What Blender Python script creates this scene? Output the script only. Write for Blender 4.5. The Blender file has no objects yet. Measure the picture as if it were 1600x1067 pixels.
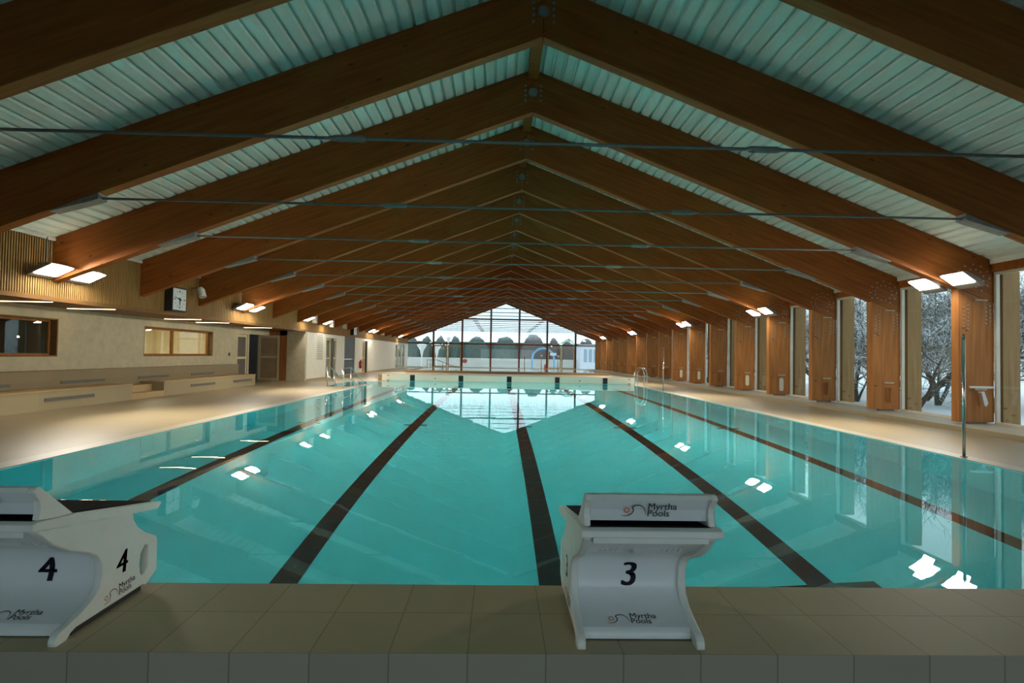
import bpy, bmesh, math, random
from mathutils import Vector, Matrix
from math import sin, cos, pi, radians, atan, sqrt
random.seed(7)
S = bpy.context.scene
COL = S.collection
ORD = ['first','second','third','fourth','fifth','sixth','seventh','eighth','ninth','tenth','eleventh','twelfth',
       'thirteenth','fourteenth','fifteenth','sixteenth','seventeenth','eighteenth','nineteenth','twentieth']

# ------------------------------------------------------------------ materials
def nodes(name):
    m = bpy.data.materials.new(name); m.use_nodes = True
    nt = m.node_tree
    return m, nt, nt.nodes['Principled BSDF']

def plain(name, col, rough=0.5, metal=0.0, var=0.06, scale=6.0, bump=0.0, spec=0.5):
    m, nt, b = nodes(name)
    tc = nt.nodes.new('ShaderNodeTexCoord')
    n = nt.nodes.new('ShaderNodeTexNoise'); n.inputs['Scale'].default_value = scale; n.inputs['Detail'].default_value = 5
    nt.links.new(tc.outputs['Object'], n.inputs['Vector'])
    r = nt.nodes.new('ShaderNodeValToRGB')
    r.color_ramp.elements[0].position = 0.3; r.color_ramp.elements[1].position = 0.7
    r.color_ramp.elements[0].color = (*[c*(1-var) for c in col], 1)
    r.color_ramp.elements[1].color = (*[min(1, c*(1+var)) for c in col], 1)
    nt.links.new(n.outputs['Fac'], r.inputs['Fac'])
    nt.links.new(r.outputs['Color'], b.inputs['Base Color'])
    b.inputs['Roughness'].default_value = rough; b.inputs['Metallic'].default_value = metal
    b.inputs['Specular IOR Level'].default_value = spec
    if bump:
        bp = nt.nodes.new('ShaderNodeBump'); bp.inputs['Strength'].default_value = bump; bp.inputs['Distance'].default_value = 0.01
        nt.links.new(n.outputs['Fac'], bp.inputs['Height']); nt.links.new(bp.outputs['Normal'], b.inputs['Normal'])
    return m

def wood(name, dark, light, stretch=(0.5, 9, 9), rough=0.55, knots=True):
    m, nt, b = nodes(name)
    tc = nt.nodes.new('ShaderNodeTexCoord')
    mp = nt.nodes.new('ShaderNodeMapping'); mp.inputs['Scale'].default_value = stretch
    nt.links.new(tc.outputs['Object'], mp.inputs['Vector'])
    n = nt.nodes.new('ShaderNodeTexNoise'); n.inputs['Scale'].default_value = 1.6; n.inputs['Detail'].default_value = 7
    n.inputs['Distortion'].default_value = 0.4
    nt.links.new(mp.outputs['Vector'], n.inputs['Vector'])
    r = nt.nodes.new('ShaderNodeValToRGB')
    r.color_ramp.elements[0].position = 0.3; r.color_ramp.elements[1].position = 0.72
    r.color_ramp.elements[0].color = (*dark, 1); r.color_ramp.elements[1].color = (*light, 1)
    nt.links.new(n.outputs['Fac'], r.inputs['Fac'])
    out = r.outputs['Color']
    if knots:
        v = nt.nodes.new('ShaderNodeTexVoronoi'); v.inputs['Scale'].default_value = 3.2
        mk = nt.nodes.new('ShaderNodeMapping'); mk.inputs['Scale'].default_value = (0.55, 1.3, 1.3)
        nt.links.new(tc.outputs['Object'], mk.inputs['Vector']); nt.links.new(mk.outputs['Vector'], v.inputs['Vector'])
        kr = nt.nodes.new('ShaderNodeValToRGB')
        kr.color_ramp.elements[0].position = 0.04; kr.color_ramp.elements[1].position = 0.12
        kr.color_ramp.elements[0].color = (0.45, 0.38, 0.32, 1); kr.color_ramp.elements[1].color = (1, 1, 1, 1)
        nt.links.new(v.outputs['Distance'], kr.inputs['Fac'])
        mx = nt.nodes.new('ShaderNodeMix'); mx.data_type = 'RGBA'; mx.blend_type = 'MULTIPLY'; mx.inputs['Factor'].default_value = 1
        nt.links.new(out, mx.inputs['A']); nt.links.new(kr.outputs['Color'], mx.inputs['B'])
        out = mx.outputs['Result']
    nt.links.new(out, b.inputs['Base Color'])
    b.inputs['Roughness'].default_value = rough; b.inputs['Specular IOR Level'].default_value = 0.15
    return m

def tiles(name, col, grout, w, h, off=(0, 0), mortar=0.004, rough=0.45, var=0.05, plane='XY'):
    m, nt, b = nodes(name)
    tc = nt.nodes.new('ShaderNodeTexCoord')
    mp = nt.nodes.new('ShaderNodeMapping'); mp.inputs['Location'].default_value = (off[0], off[1], 0)
    if plane == 'XZ': mp.inputs['Rotation'].default_value = (radians(90), 0, 0)
    if plane == 'YZ':
        cx = nt.nodes.new('ShaderNodeSeparateXYZ'); cb = nt.nodes.new('ShaderNodeCombineXYZ')
        nt.links.new(tc.outputs['Object'], cx.inputs[0])
        nt.links.new(cx.outputs['Y'], cb.inputs['X']); nt.links.new(cx.outputs['Z'], cb.inputs['Y'])
        nt.links.new(cb.outputs[0], mp.inputs['Vector'])
    else:
        nt.links.new(tc.outputs['Object'], mp.inputs['Vector'])
    br = nt.nodes.new('ShaderNodeTexBrick'); br.offset = 0.0; br.squash = 1.0
    br.inputs['Scale'].default_value = 1; br.inputs['Brick Width'].default_value = w; br.inputs['Row Height'].default_value = h
    br.inputs['Mortar Size'].default_value = mortar; br.inputs['Mortar Smooth'].default_value = 0.2
    br.inputs['Color1'].default_value = (*[c*(1-var) for c in col], 1); br.inputs['Color2'].default_value = (*[c*(1+var) for c in col], 1)
    br.inputs['Mortar'].default_value = (*grout, 1)
    nt.links.new(mp.outputs['Vector'], br.inputs['Vector'])
    nt.links.new(br.outputs['Color'], b.inputs['Base Color'])
    b.inputs['Roughness'].default_value = rough
    return m

def emit(name, col, strength):
    m, nt, b = nodes(name)
    b.inputs['Base Color'].default_value = (*col, 1)
    b.inputs['Emission Color'].default_value = (*col, 1); b.inputs['Emission Strength'].default_value = strength
    return m

def thin_glass(name, tint=(0.9, 0.95, 0.95), rough=0.0):
    m = bpy.data.materials.new(name); m.use_nodes = True; nt = m.node_tree
    nt.nodes.remove(nt.nodes['Principled BSDF']); o = nt.nodes['Material Output']
    t = nt.nodes.new('ShaderNodeBsdfTransparent'); t.inputs['Color'].default_value = (*tint, 1)
    g = nt.nodes.new('ShaderNodeBsdfGlossy'); g.inputs['Roughness'].default_value = rough
    # Schlick reflectance from the angle to the pane, the same on both faces
    ge = nt.nodes.new('ShaderNodeNewGeometry'); dp = nt.nodes.new('ShaderNodeVectorMath'); dp.operation = 'DOT_PRODUCT'
    nt.links.new(ge.outputs['Incoming'], dp.inputs[0]); nt.links.new(ge.outputs['Normal'], dp.inputs[1])
    ab = nt.nodes.new('ShaderNodeMath'); ab.operation = 'ABSOLUTE'; nt.links.new(dp.outputs['Value'], ab.inputs[0])
    om = nt.nodes.new('ShaderNodeMath'); om.operation = 'SUBTRACT'; om.inputs[0].default_value = 1.0; nt.links.new(ab.outputs[0], om.inputs[1])
    pw = nt.nodes.new('ShaderNodeMath'); pw.operation = 'POWER'; pw.inputs[1].default_value = 5.0; nt.links.new(om.outputs[0], pw.inputs[0])
    f = nt.nodes.new('ShaderNodeMath'); f.operation = 'MULTIPLY_ADD'; f.inputs[1].default_value = 0.96; f.inputs[2].default_value = 0.04
    nt.links.new(pw.outputs[0], f.inputs[0])
    mx = nt.nodes.new('ShaderNodeMixShader')
    nt.links.new(f.outputs[0], mx.inputs['Fac']); nt.links.new(t.outputs[0], mx.inputs[1]); nt.links.new(g.outputs[0], mx.inputs[2])
    nt.links.new(mx.outputs[0], o.inputs['Surface'])
    return m

def foggy_glass(name):
    """gable panes: condensation veil with vertical drips in the upper part"""
    m = thin_glass(name, (0.93, 0.97, 0.97)); nt = m.node_tree; o = nt.nodes['Material Output']
    clear = o.inputs['Surface'].links[0].from_socket
    tl = nt.nodes.new('ShaderNodeBsdfTranslucent'); tl.inputs['Color'].default_value = (0.85, 0.92, 0.95, 1)
    tc = nt.nodes.new('ShaderNodeTexCoord'); sp = nt.nodes.new('ShaderNodeSeparateXYZ')
    nt.links.new(tc.outputs['Object'], sp.inputs[0])
    mp = nt.nodes.new('ShaderNodeMapping'); mp.inputs['Scale'].default_value = (3.0, 1, 0.25)
    nt.links.new(tc.outputs['Object'], mp.inputs['Vector'])
    n = nt.nodes.new('ShaderNodeTexNoise'); n.inputs['Scale'].default_value = 1.6; n.inputs['Detail'].default_value = 4
    nt.links.new(mp.outputs['Vector'], n.inputs['Vector'])
    rz = nt.nodes.new('ShaderNodeMapRange'); rz.inputs['From Min'].default_value = 2.9; rz.inputs['From Max'].default_value = 4.2
    nt.links.new(sp.outputs['Z'], rz.inputs['Value'])
    ml = nt.nodes.new('ShaderNodeMath'); ml.operation = 'MULTIPLY'
    nt.links.new(rz.outputs[0], ml.inputs[0]); nt.links.new(n.outputs['Fac'], ml.inputs[1])
    m2 = nt.nodes.new('ShaderNodeMath'); m2.operation = 'MULTIPLY'; m2.inputs[1].default_value = 0.7
    nt.links.new(ml.outputs[0], m2.inputs[0])
    mx = nt.nodes.new('ShaderNodeMixShader')
    nt.links.new(m2.outputs[0], mx.inputs['Fac']); nt.links.new(clear, mx.inputs[1]); nt.links.new(tl.outputs[0], mx.inputs[2])
    nt.links.new(mx.outputs[0], o.inputs['Surface'])
    return m

def water_mat():
    m, nt, b = nodes('pool_water')
    b.inputs['Base Color'].default_value = (0.82, 1.0, 0.99, 1)
    b.inputs['Transmission Weight'].default_value = 1.0
    b.inputs['IOR'].default_value = 1.333; b.inputs['Roughness'].default_value = 0.0
    tc = nt.nodes.new('ShaderNodeTexCoord')
    n = nt.nodes.new('ShaderNodeTexNoise'); n.inputs['Scale'].default_value = 1.7; n.inputs['Detail'].default_value = 2.5; n.inputs['Distortion'].default_value = 0.3
    nt.links.new(tc.outputs['Object'], n.inputs['Vector'])
    bp = nt.nodes.new('ShaderNodeBump'); bp.inputs['Strength'].default_value = 0.012; bp.inputs['Distance'].default_value = 0.05
    nt.links.new(n.outputs['Fac'], bp.inputs['Height']); nt.links.new(bp.outputs['Normal'], b.inputs['Normal'])
    return m

def snowy(name, bark, amount=0.35):
    """bark with snow lying on whatever faces up"""
    m, nt, b = nodes(name)
    g = nt.nodes.new('ShaderNodeNewGeometry'); sp = nt.nodes.new('ShaderNodeSeparateXYZ')
    nt.links.new(g.outputs['Normal'], sp.inputs[0])
    n = nt.nodes.new('ShaderNodeTexNoise'); n.inputs['Scale'].default_value = 3.0
    ad = nt.nodes.new('ShaderNodeMath'); ad.operation = 'ADD'
    nt.links.new(sp.outputs['Z'], ad.inputs[0]); nt.links.new(n.outputs['Fac'], ad.inputs[1])
    r = nt.nodes.new('ShaderNodeValToRGB')
    dv = nt.nodes.new('ShaderNodeMath'); dv.operation = 'MULTIPLY'; dv.inputs[1].default_value = 0.5; nt.links.new(ad.outputs[0], dv.inputs[0]); r.color_ramp.elements[0].position = (1.0-amount)/2; r.color_ramp.elements[1].position = (1.12-amount)/2
    r.color_ramp.elements[0].color = (*bark, 1); r.color_ramp.elements[1].color = (0.75, 0.8, 0.85, 1)
    nt.links.new(dv.outputs[0], r.inputs['Fac']); nt.links.new(r.outputs['Color'], b.inputs['Base Color'])
    b.inputs['Roughness'].default_value = 0.9
    return m

M = {}
M['glulam'] = wood('glulam', (0.20, 0.060, 0.010), (0.32, 0.104, 0.020))
M['glulam_column'] = wood('glulam_column', (0.30, 0.112, 0.028), (0.46, 0.19, 0.055), stretch=(9, 9, 0.5))
M['fin_wood'] = wood('fin_wood', (0.26, 0.15, 0.06), (0.36, 0.21, 0.09), stretch=(9, 9, 0.5))
M['slat'] = wood('slat', (0.27, 0.155, 0.05), (0.38, 0.23, 0.085), stretch=(12, 12, 0.6), knots=False)
M['slat_back'] = plain('slat_back', (0.03, 0.018, 0.008), 0.8)
M['soffit'] = wood('soffit', (0.17, 0.085, 0.028), (0.24, 0.125, 0.045), stretch=(1, 0.6, 6), knots=False)
M['frame_wood'] = wood('frame_wood', (0.26, 0.10, 0.03), (0.38, 0.16, 0.05), stretch=(6, 6, 0.6), knots=False)
M['reveal'] = wood('reveal', (0.17, 0.095, 0.04), (0.24, 0.14, 0.06), stretch=(6, 0.6, 6), knots=False)
M['dark_frame'] = wood('dark_frame', (0.12, 0.035, 0.018), (0.19, 0.055, 0.03), stretch=(6, 6, 0.6), knots=False)
M['deck_metal'] = plain('deck_metal', (0.62, 0.66, 0.6), 0.45, 0.0, 0.03, 2)
M['steel'] = plain('steel', (0.16, 0.165, 0.165), 0.5, 0.6, 0.1, 8)
M['galv'] = plain('galv', (0.22, 0.225, 0.22), 0.55, 0.4, 0.12, 10)
M['bolt'] = plain('bolt', (0.34, 0.31, 0.28), 0.5, 0.5, 0.12, 10)
M['strip_dull'] = plain('strip_dull', (0.42, 0.33, 0.21), 0.6)
M['chrome'] = plain('chrome', (0.75, 0.75, 0.74), 0.18, 1.0, 0.03, 4)
M['plaster'] = plain('plaster', (0.50, 0.435, 0.30), 0.9, 0, 0.10, 5, 0.15)
M['bay_dark'] = plain('bay_dark', (0.22, 0.19, 0.14), 0.9)
M['whitewall'] = plain('whitewall', (0.72, 0.70, 0.62), 0.8, 0, 0.03, 3)
M['trimwhite'] = plain('trimwhite', (0.62, 0.62, 0.58), 0.6, 0, 0.03, 3)
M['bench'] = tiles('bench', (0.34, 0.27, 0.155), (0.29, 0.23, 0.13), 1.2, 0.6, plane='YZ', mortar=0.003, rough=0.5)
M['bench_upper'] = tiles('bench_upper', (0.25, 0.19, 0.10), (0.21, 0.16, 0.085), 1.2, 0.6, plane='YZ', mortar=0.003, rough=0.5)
M['seat'] = plain('seat', (0.44, 0.30, 0.14), 0.5, 0, 0.05, 4)
M['grille'] = plain('grille', (0.14, 0.13, 0.11), 0.5, 0.3)
M['floor'] = tiles('floor', (0.27, 0.212, 0.125), (0.24, 0.188, 0.11), 0.30, 0.30, mortar=0.003, rough=0.38, var=0.03)
M['edge'] = plain('edge', (0.36, 0.33, 0.26), 0.35, 0, 0.03, 3)
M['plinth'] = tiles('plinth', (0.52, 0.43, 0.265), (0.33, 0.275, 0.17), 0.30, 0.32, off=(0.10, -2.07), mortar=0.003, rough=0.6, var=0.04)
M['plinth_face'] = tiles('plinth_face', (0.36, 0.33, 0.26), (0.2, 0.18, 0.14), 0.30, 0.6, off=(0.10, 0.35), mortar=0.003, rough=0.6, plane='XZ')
M['lining'] = plain('lining', (0.12, 0.86, 0.95), 0.6, 0, 0.03, 0.8)
M['black_line'] = plain('black_line', (0.012, 0.012, 0.014), 0.5, 0, 0.05, 3)
M['water'] = water_mat()
M['end_panel'] = plain('end_panel', (0.78, 0.74, 0.62), 0.5, 0, 0.02, 2)
M['basin_tile'] = tiles('basin_tile', (0.19, 0.125, 0.052), (0.16, 0.105, 0.045), 0.6, 0.6, plane='XZ', rough=0.5)
M['block_white'] = plain('block_white', (0.84, 0.84, 0.79), 0.45, 0, 0.03, 12, 0.03)
M['block_front'] = plain('block_front', (0.80, 0.82, 0.83), 0.25, 0, 0.02, 5)
M['navy'] = plain('navy', (0.012, 0.014, 0.035), 0.6)
M['mat_dark'] = plain('mat_dark', (0.016, 0.015, 0.020), 0.95, 0, 0.2, 60, 0.3, 0.08)
M['rubber'] = plain('rubber', (0.02, 0.022, 0.025), 0.7)
M['orange'] = plain('orange', (0.75, 0.22, 0.10), 0.6)
M['logo_line'] = plain('logo_line', (0.05, 0.055, 0.07), 0.6)
M['white_metal'] = plain('white_metal', (0.72, 0.70, 0.64), 0.5, 0.0, 0.03)
M['cream'] = plain('cream', (0.75, 0.66, 0.45), 0.6)
M['frame_light'] = plain('frame_light', (0.60, 0.55, 0.44), 0.5, 0.1)
M['glass'] = thin_glass('glass')
M['gable_glass'] = foggy_glass('gable_glass')
M['grey_glass'] = plain('grey_glass', (0.12, 0.115, 0.105), 0.12, 0, 0.05, 2)
M['door_panel'] = wood('door_panel', (0.34, 0.25, 0.15), (0.42, 0.31, 0.19), stretch=(1, 1, 5), knots=False)
M['door_frame'] = plain('door_frame', (0.60, 0.50, 0.33), 0.5)
M['dark_panel'] = plain('dark_panel', (0.085, 0.10, 0.11), 0.6, 0, 0.08, 1.5)
M['void'] = plain('void', (0.05, 0.045, 0.04), 0.9)
M['black'] = plain('black', (0.012, 0.012, 0.015), 0.35)
M['clock_face'] = plain('clock_face', (0.62, 0.66, 0.68), 0.4)
M['red'] = plain('red', (0.45, 0.02, 0.025), 0.35)
M['lamp_case'] = plain('lamp_case', (0.22, 0.21, 0.19), 0.5, 0.4)
M['panel_light'] = emit('panel_light', (1.0, 0.93, 0.80), 55)
M['led'] = emit('led', (1.0, 0.74, 0.42), 9)
M['room_lamp'] = emit('room_lamp', (1.0, 0.88, 0.62), 9)
M['room'] = plain('room', (0.78, 0.70, 0.52), 0.9)
M['room_dark'] = plain('room_dark', (0.36, 0.34, 0.24), 0.9)
M['bulb'] = emit('bulb', (1.0, 0.92, 0.75), 45)
M['snow'] = plain('snow', (0.80, 0.83, 0.86), 0.9, 0, 0.05, 0.3, 0.2)
M['twig'] = snowy('twig', (0.115, 0.11, 0.075), 0.25)
M['trunk'] = snowy('trunk', (0.06, 0.052, 0.04), -0.1)
M['bush'] = snowy('bush', (0.085, 0.115, 0.095), -0.45)
M['bush_brown'] = snowy('bush_brown', (0.13, 0.115, 0.105), -0.45)
M['concrete'] = plain('concrete', (0.52, 0.50, 0.44), 0.85, 0, 0.06, 1.2)
M['blue_paint'] = plain('blue_paint', (0.20, 0.50, 0.80), 0.35)
M['green_paint'] = plain('green_paint', (0.35, 0.70, 0.48), 0.4)
M['facade'] = plain('facade', (0.66, 0.70, 0.74), 0.7)
M['facade_glass'] = plain('facade_glass', (0.35, 0.42, 0.48), 0.2)
M['yellow'] = plain('yellow', (0.7, 0.5, 0.03), 0.4)
M['sign_white'] = plain('sign_white', (0.8, 0.78, 0.72), 0.5)

# ------------------------------------------------------------------ mesh helpers
def link(name, me, parent=None, loc=(0, 0, 0)):
    o = bpy.data.objects.new(name, me); COL.objects.link(o)
    if parent is not None: o.parent = parent
    o.location = loc
    return o

def obj(name, bm, m, parent=None, loc=(0, 0, 0), smooth=False):
    me = bpy.data.meshes.new(name)
    bmesh.ops.recalc_face_normals(bm, faces=bm.faces[:])
    bm.to_mesh(me); bm.free()
    for mm in (m if isinstance(m, (list, tuple)) else [m]): me.materials.append(mm)
    if smooth:
        for p in me.polygons: p.use_smooth = True
    return link(name, me, parent, loc)

def tag(o, label, cat, group=None, kind=None):
    o['label'] = label; o['category'] = cat
    if group: o['group'] = group
    if kind: o['kind'] = kind
    return o

def empty(name, loc=(0, 0, 0)):
    o = bpy.data.objects.new(name, None); COL.objects.link(o); o.location = loc; o.empty_display_size = 0.1
    return o

def copy_tree(o, parent=None):
    c = o.copy(); COL.objects.link(c); c.parent = parent
    for ch in list(o.children): copy_tree(ch, c)
    return c

def B(bm, x0, x1, y0, y1, z0, z1, mi=0):
    vs = [bm.verts.new((x, y, z)) for x in (x0, x1) for y in (y0, y1) for z in (z0, z1)]
    for f in ((0,1,3,2), (4,6,7,5), (0,4,5,1), (2,3,7,6), (0,2,6,4), (1,5,7,3)):
        bm.faces.new([vs[i] for i in f]).material_index = mi
    return vs

def box(name, dims, m, parent=None, bevel=0.0, loc=(0, 0, 0)):
    bm = bmesh.new(); B(bm, *dims)
    if bevel: bmesh.ops.bevel(bm, geom=bm.edges[:], offset=bevel, segments=2, affect='EDGES')
    return obj(name, bm, m, parent, loc)

def prism(bm, pts, a0, a1, axis='X', mi=0):
    """polygon pts extruded from a0 to a1 along axis; pts are the two other coordinates in XYZ order"""
    def P(p, a):
        return {'X': (a, p[0], p[1]), 'Y': (p[0], a, p[1]), 'Z': (p[0], p[1], a)}[axis]
    A = [bm.verts.new(P(p, a0)) for p in pts]; C = [bm.verts.new(P(p, a1)) for p in pts]
    n = len(pts)
    fs = [bm.faces.new(A), bm.faces.new(C[::-1])]
    for i in range(n): fs.append(bm.faces.new((A[i], A[(i+1) % n], C[(i+1) % n], C[i])))
    for f in fs: f.material_index = mi

def tube(bm, pts, r, n=8, cap=True, mi=0):
    pts = [Vector(p) for p in pts]; rings = []
    rr = r if isinstance(r, (list, tuple)) else [r]*len(pts)
    ref = None
    for i, p in enumerate(pts):
        d = (pts[min(i+1, len(pts)-1)] - pts[max(i-1, 0)]).normalized()
        if ref is None:
            ref = d.orthogonal().normalized()
        ref = (ref - d*ref.dot(d)).normalized()
        b = d.cross(ref)
        rings.append([bm.verts.new(p + (ref*cos(2*pi*k/n) + b*sin(2*pi*k/n))*rr[i]) for k in range(n)])
    for a, c in zip(rings, rings[1:]):
        for k in range(n): bm.faces.new((a[k], a[(k+1) % n], c[(k+1) % n], c[k])).material_index = mi
    if cap:
        bm.faces.new(rings[0][::-1]).material_index = mi; bm.faces.new(rings[-1]).material_index = mi

def disc(bm, c, r, axis, depth, n=12, mi=0):
    c = Vector(c); a = {'X': Vector((1, 0, 0)), 'Y': Vector((0, 1, 0)), 'Z': Vector((0, 0, 1))}[axis]
    tube(bm, [c - a*depth/2, c + a*depth/2], r, n, True, mi)

def sphere(bm, c, r, seg=12, ring=8):
    bmesh.ops.create_uvsphere(bm, u_segments=seg, v_segments=ring, radius=r, matrix=Matrix.Translation(c))

def fill2d(splines, extrude, bevel=0.0):
    """2-D outline with holes -> mesh in its XY plane"""
    cu = bpy.data.curves.new('outline', 'CURVE'); cu.dimensions = '2D'; cu.fill_mode = 'BOTH'
    cu.extrude = extrude; cu.bevel_depth = bevel; cu.bevel_resolution = 1
    for pts in splines:
        sp = cu.splines.new('POLY'); sp.points.add(len(pts)-1); sp.use_cyclic_u = True
        for q, p in zip(sp.points, pts): q.co = (p[0], p[1], 0, 1)
    o = bpy.data.objects.new('outline', cu); COL.objects.link(o)
    bpy.context.view_layer.update()
    me = bpy.data.meshes.new_from_object(o.evaluated_get(bpy.context.evaluated_depsgraph_get()))
    bpy.data.objects.remove(o); bpy.data.curves.remove(cu)
    return me

def text_mesh(body, size, shear=0.0, extrude=0.0004, bold=0.0, spacing=1.0, align='CENTER'):
    cu = bpy.data.curves.new('lettering', 'FONT'); cu.body = body; cu.size = size; cu.shear = shear
    cu.extrude = extrude; cu.offset = bold; cu.space_line = spacing; cu.align_x = align; cu.align_y = 'CENTER'; cu.resolution_u = 4
    o = bpy.data.objects.new('lettering', cu); COL.objects.link(o)
    bpy.context.view_layer.update()
    me = bpy.data.meshes.new_from_object(o.evaluated_get(bpy.context.evaluated_depsgraph_get()))
    bpy.data.objects.remove(o); bpy.data.curves.remove(cu)
    return me

def mesh_obj(name, me, m, parent=None, fn=None):
    me.name = name
    if fn:
        for v in me.vertices: v.co = fn(v.co)
    me.materials.clear()
    for mm in (m if isinstance(m, (list, tuple)) else [m]): me.materials.append(mm)
    me.update()
    return link(name, me, parent)

def wall_boxes(bm, along, a0, a1, z0, z1, t0, t1, holes):
    """wall running along 'X' or 'Y', thickness t0..t1 on the other axis, with rectangular holes (a0,a1,z0,z1)"""
    As = sorted({a0, a1, *[h[0] for h in holes], *[h[1] for h in holes]})
    Zs = sorted({z0, z1, *[h[2] for h in holes], *[h[3] for h in holes]})
    As = [a for a in As if a0 <= a <= a1]; Zs = [z for z in Zs if z0 <= z <= z1]
    for p, q in zip(As, As[1:]):
        for u, v in zip(Zs, Zs[1:]):
            cx, cz = (p+q)/2, (u+v)/2
            if any(h[0] < cx < h[1] and h[2] < cz < h[3] for h in holes): continue
            if along == 'Y': B(bm, t0, t1, p, q, u, v)
            else: B(bm, p, q, t0, t1, u, v)

def rect_frame(bm, along, a0, a1, z0, z1, t0, t1, w):
    wall_boxes(bm, along, a0, a1, z0, z1, t0, t1, [(a0+w, a1-w, z0+w, z1-w)])

# ------------------------------------------------------------------ dimensions (metres; water surface is z = 0)
RX, SOF, TOP, SL = 0.63, 6.67, 7.60, 0.388          # ridge x, soffit apex, rafter top apex, slope
STEP = 2.709
def YK(k): return (3.1804 + k - 1)*STEP
XL, XR = -9.36, 10.76                                # inner faces of the long walls
YG = 54.95                                           # gable
Y0 = -4.0                                            # wall behind
ZD = 0.02                                            # deck
SOFL = 2.43                                          # underside of slatted overhang
soff = lambda x: SOF - SL*abs(x-RX)
top = lambda x: TOP - SL*abs(x-RX)

# ------------------------------------------------------------------ floor, pool, water
def arc(cx, cy, r, a0, a1, n=8):
    return [(cx + r*cos(radians(a0+(a1-a0)*i/n)), cy + r*sin(radians(a0+(a1-a0)*i/n))) for i in range(n+1)]
POOL = [(-5.72, 2.68), (6.87, 2.68), (6.87, 27.68), (-5.75, 27.68), (-5.80, 26.55), (-6.3, 26.45)] \
     + arc(-6.45, 25.65, 0.8, 90, 180, 8) + [(-7.14, 22.2), (-6.22, 22.2), (-6.0, 24.3)] + arc(-5.86, 24.35, 0.14, 160, 20, 5)

me = fill2d([[(-12.6, Y0), (10.95, Y0), (10.95, 55.1), (-12.6, 55.1)], [(x+(-0.012 if x < 0 else 0.012), y+(-0.012 if y < 15 else 0.012)) for x, y in POOL]], 0.15)
fl = mesh_obj('floor', me, M['floor'], None, lambda c: Vector((c.x, c.y, c.z + ZD - 0.15)))
tag(fl, 'beige tiled pool deck around the lap pool', 'floor', kind='structure')

# lighter overflow edge along the two long sides
tag(box('trim_1', (-6.02, -5.74, 2.68, 22.1, ZD-0.02, ZD+0.002), M['edge']), 'pale overflow edge along left side of the pool', 'pool edge', kind='structure')
tag(box('trim_2', (6.89, 7.17, 2.68, 27.6, ZD-0.02, ZD+0.002), M['edge']), 'pale overflow edge along right side of the pool', 'pool edge', kind='structure')

DEPTH = -1.85
pb = empty('pool_basin', (0, 0, 0)); tag(pb, 'turquoise lined lap pool basin under the water', 'pool', kind='structure')
bm = bmesh.new()
n = len(POOL); a = [bm.verts.new((x, y, ZD-0.005)) for x, y in POOL]; b_ = [bm.verts.new((x, y, DEPTH)) for x, y in POOL]
for i in range(n): bm.faces.new((a[i], a[(i+1) % n], b_[(i+1) % n], b_[i]))
obj('pool_wall', bm, M['lining'], pb)
me = fill2d([POOL], 0.05); mesh_obj('pool_bottom', me, M['lining'], pb, lambda c: Vector((c.x, c.y, c.z + DEPTH - 0.05)))
LX = [0.545 + 2.5*j for j in (-2, -1, 0, 1, 2)]
for x in LX:
    bm = bmesh.new(); z0, z1 = DEPTH, DEPTH+0.006
    B(bm, x-0.125, x+0.125, 4.97, 25.68, z0, z1)
    B(bm, x-0.5, x+0.5, 4.72, 4.97, z0, z1); B(bm, x-0.5, x+0.5, 25.68, 25.93, z0, z1)
    for yy in (12.7, 17.7): B(bm, x-0.27, x-0.125, yy, yy+0.13, z0, z1); B(bm, x+0.125, x+0.27, yy, yy+0.13, z0, z1)
    obj('lane_line', bm, M['black_line'], pb)
me = fill2d([POOL], 0.0)
w = mesh_obj('pool_water', me, M['water'], None, lambda c: Vector((c.x, c.y, 0.010)))
tag(w, 'still clear turquoise water filling the lap pool', 'water', kind='stuff')

# near platform carrying the starting blocks
pl = empty('starting_platform', (0.5, 2.4, 0)); tag(pl, 'raised beige tiled platform under the starting blocks', 'platform', kind='structure')
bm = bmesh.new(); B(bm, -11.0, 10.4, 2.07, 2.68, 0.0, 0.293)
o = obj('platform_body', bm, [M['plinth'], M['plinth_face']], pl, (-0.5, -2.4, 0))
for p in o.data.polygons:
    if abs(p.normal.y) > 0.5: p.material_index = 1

# far end wall of the lap pool
ew = empty('pool_end_wall', (0.5, 28.0, 0)); tag(ew, 'low white end wall with black lane marks across the far pool end', 'pool end wall', kind='structure')
PO = (-0.5, -28.0, 0)
box('wall_core', (-6.22, 7.12, 27.73, 28.32, 0.02, 0.335), M['floor'], ew, 0, PO)
box('white_panel', (-6.02, 7.10, 27.69, 27.73, 0.02, 0.345), M['end_panel'], ew, 0.004, PO)
for x in LX: box('lane_mark', (x-0.122, x+0.122, 27.684, 27.691, 0.022, 0.325), M['black_line'], ew, 0, PO)
bm = bmesh.new()
for x in (-3.28, 4.22): disc(bm, (x, 27.69, 0.16), 0.035, 'Y', 0.03)
obj('inlet_cap', bm, M['grille'], ew, PO)
bm = bmesh.new()
for x in (-5.7, 6.8):
    for z in (0.28, 0.05): B(bm, x-0.06, x+0.06, 27.684, 27.691, z-0.015, z+0.015)
obj('marker_strip', bm, M['grille'], ew, PO)

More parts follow.
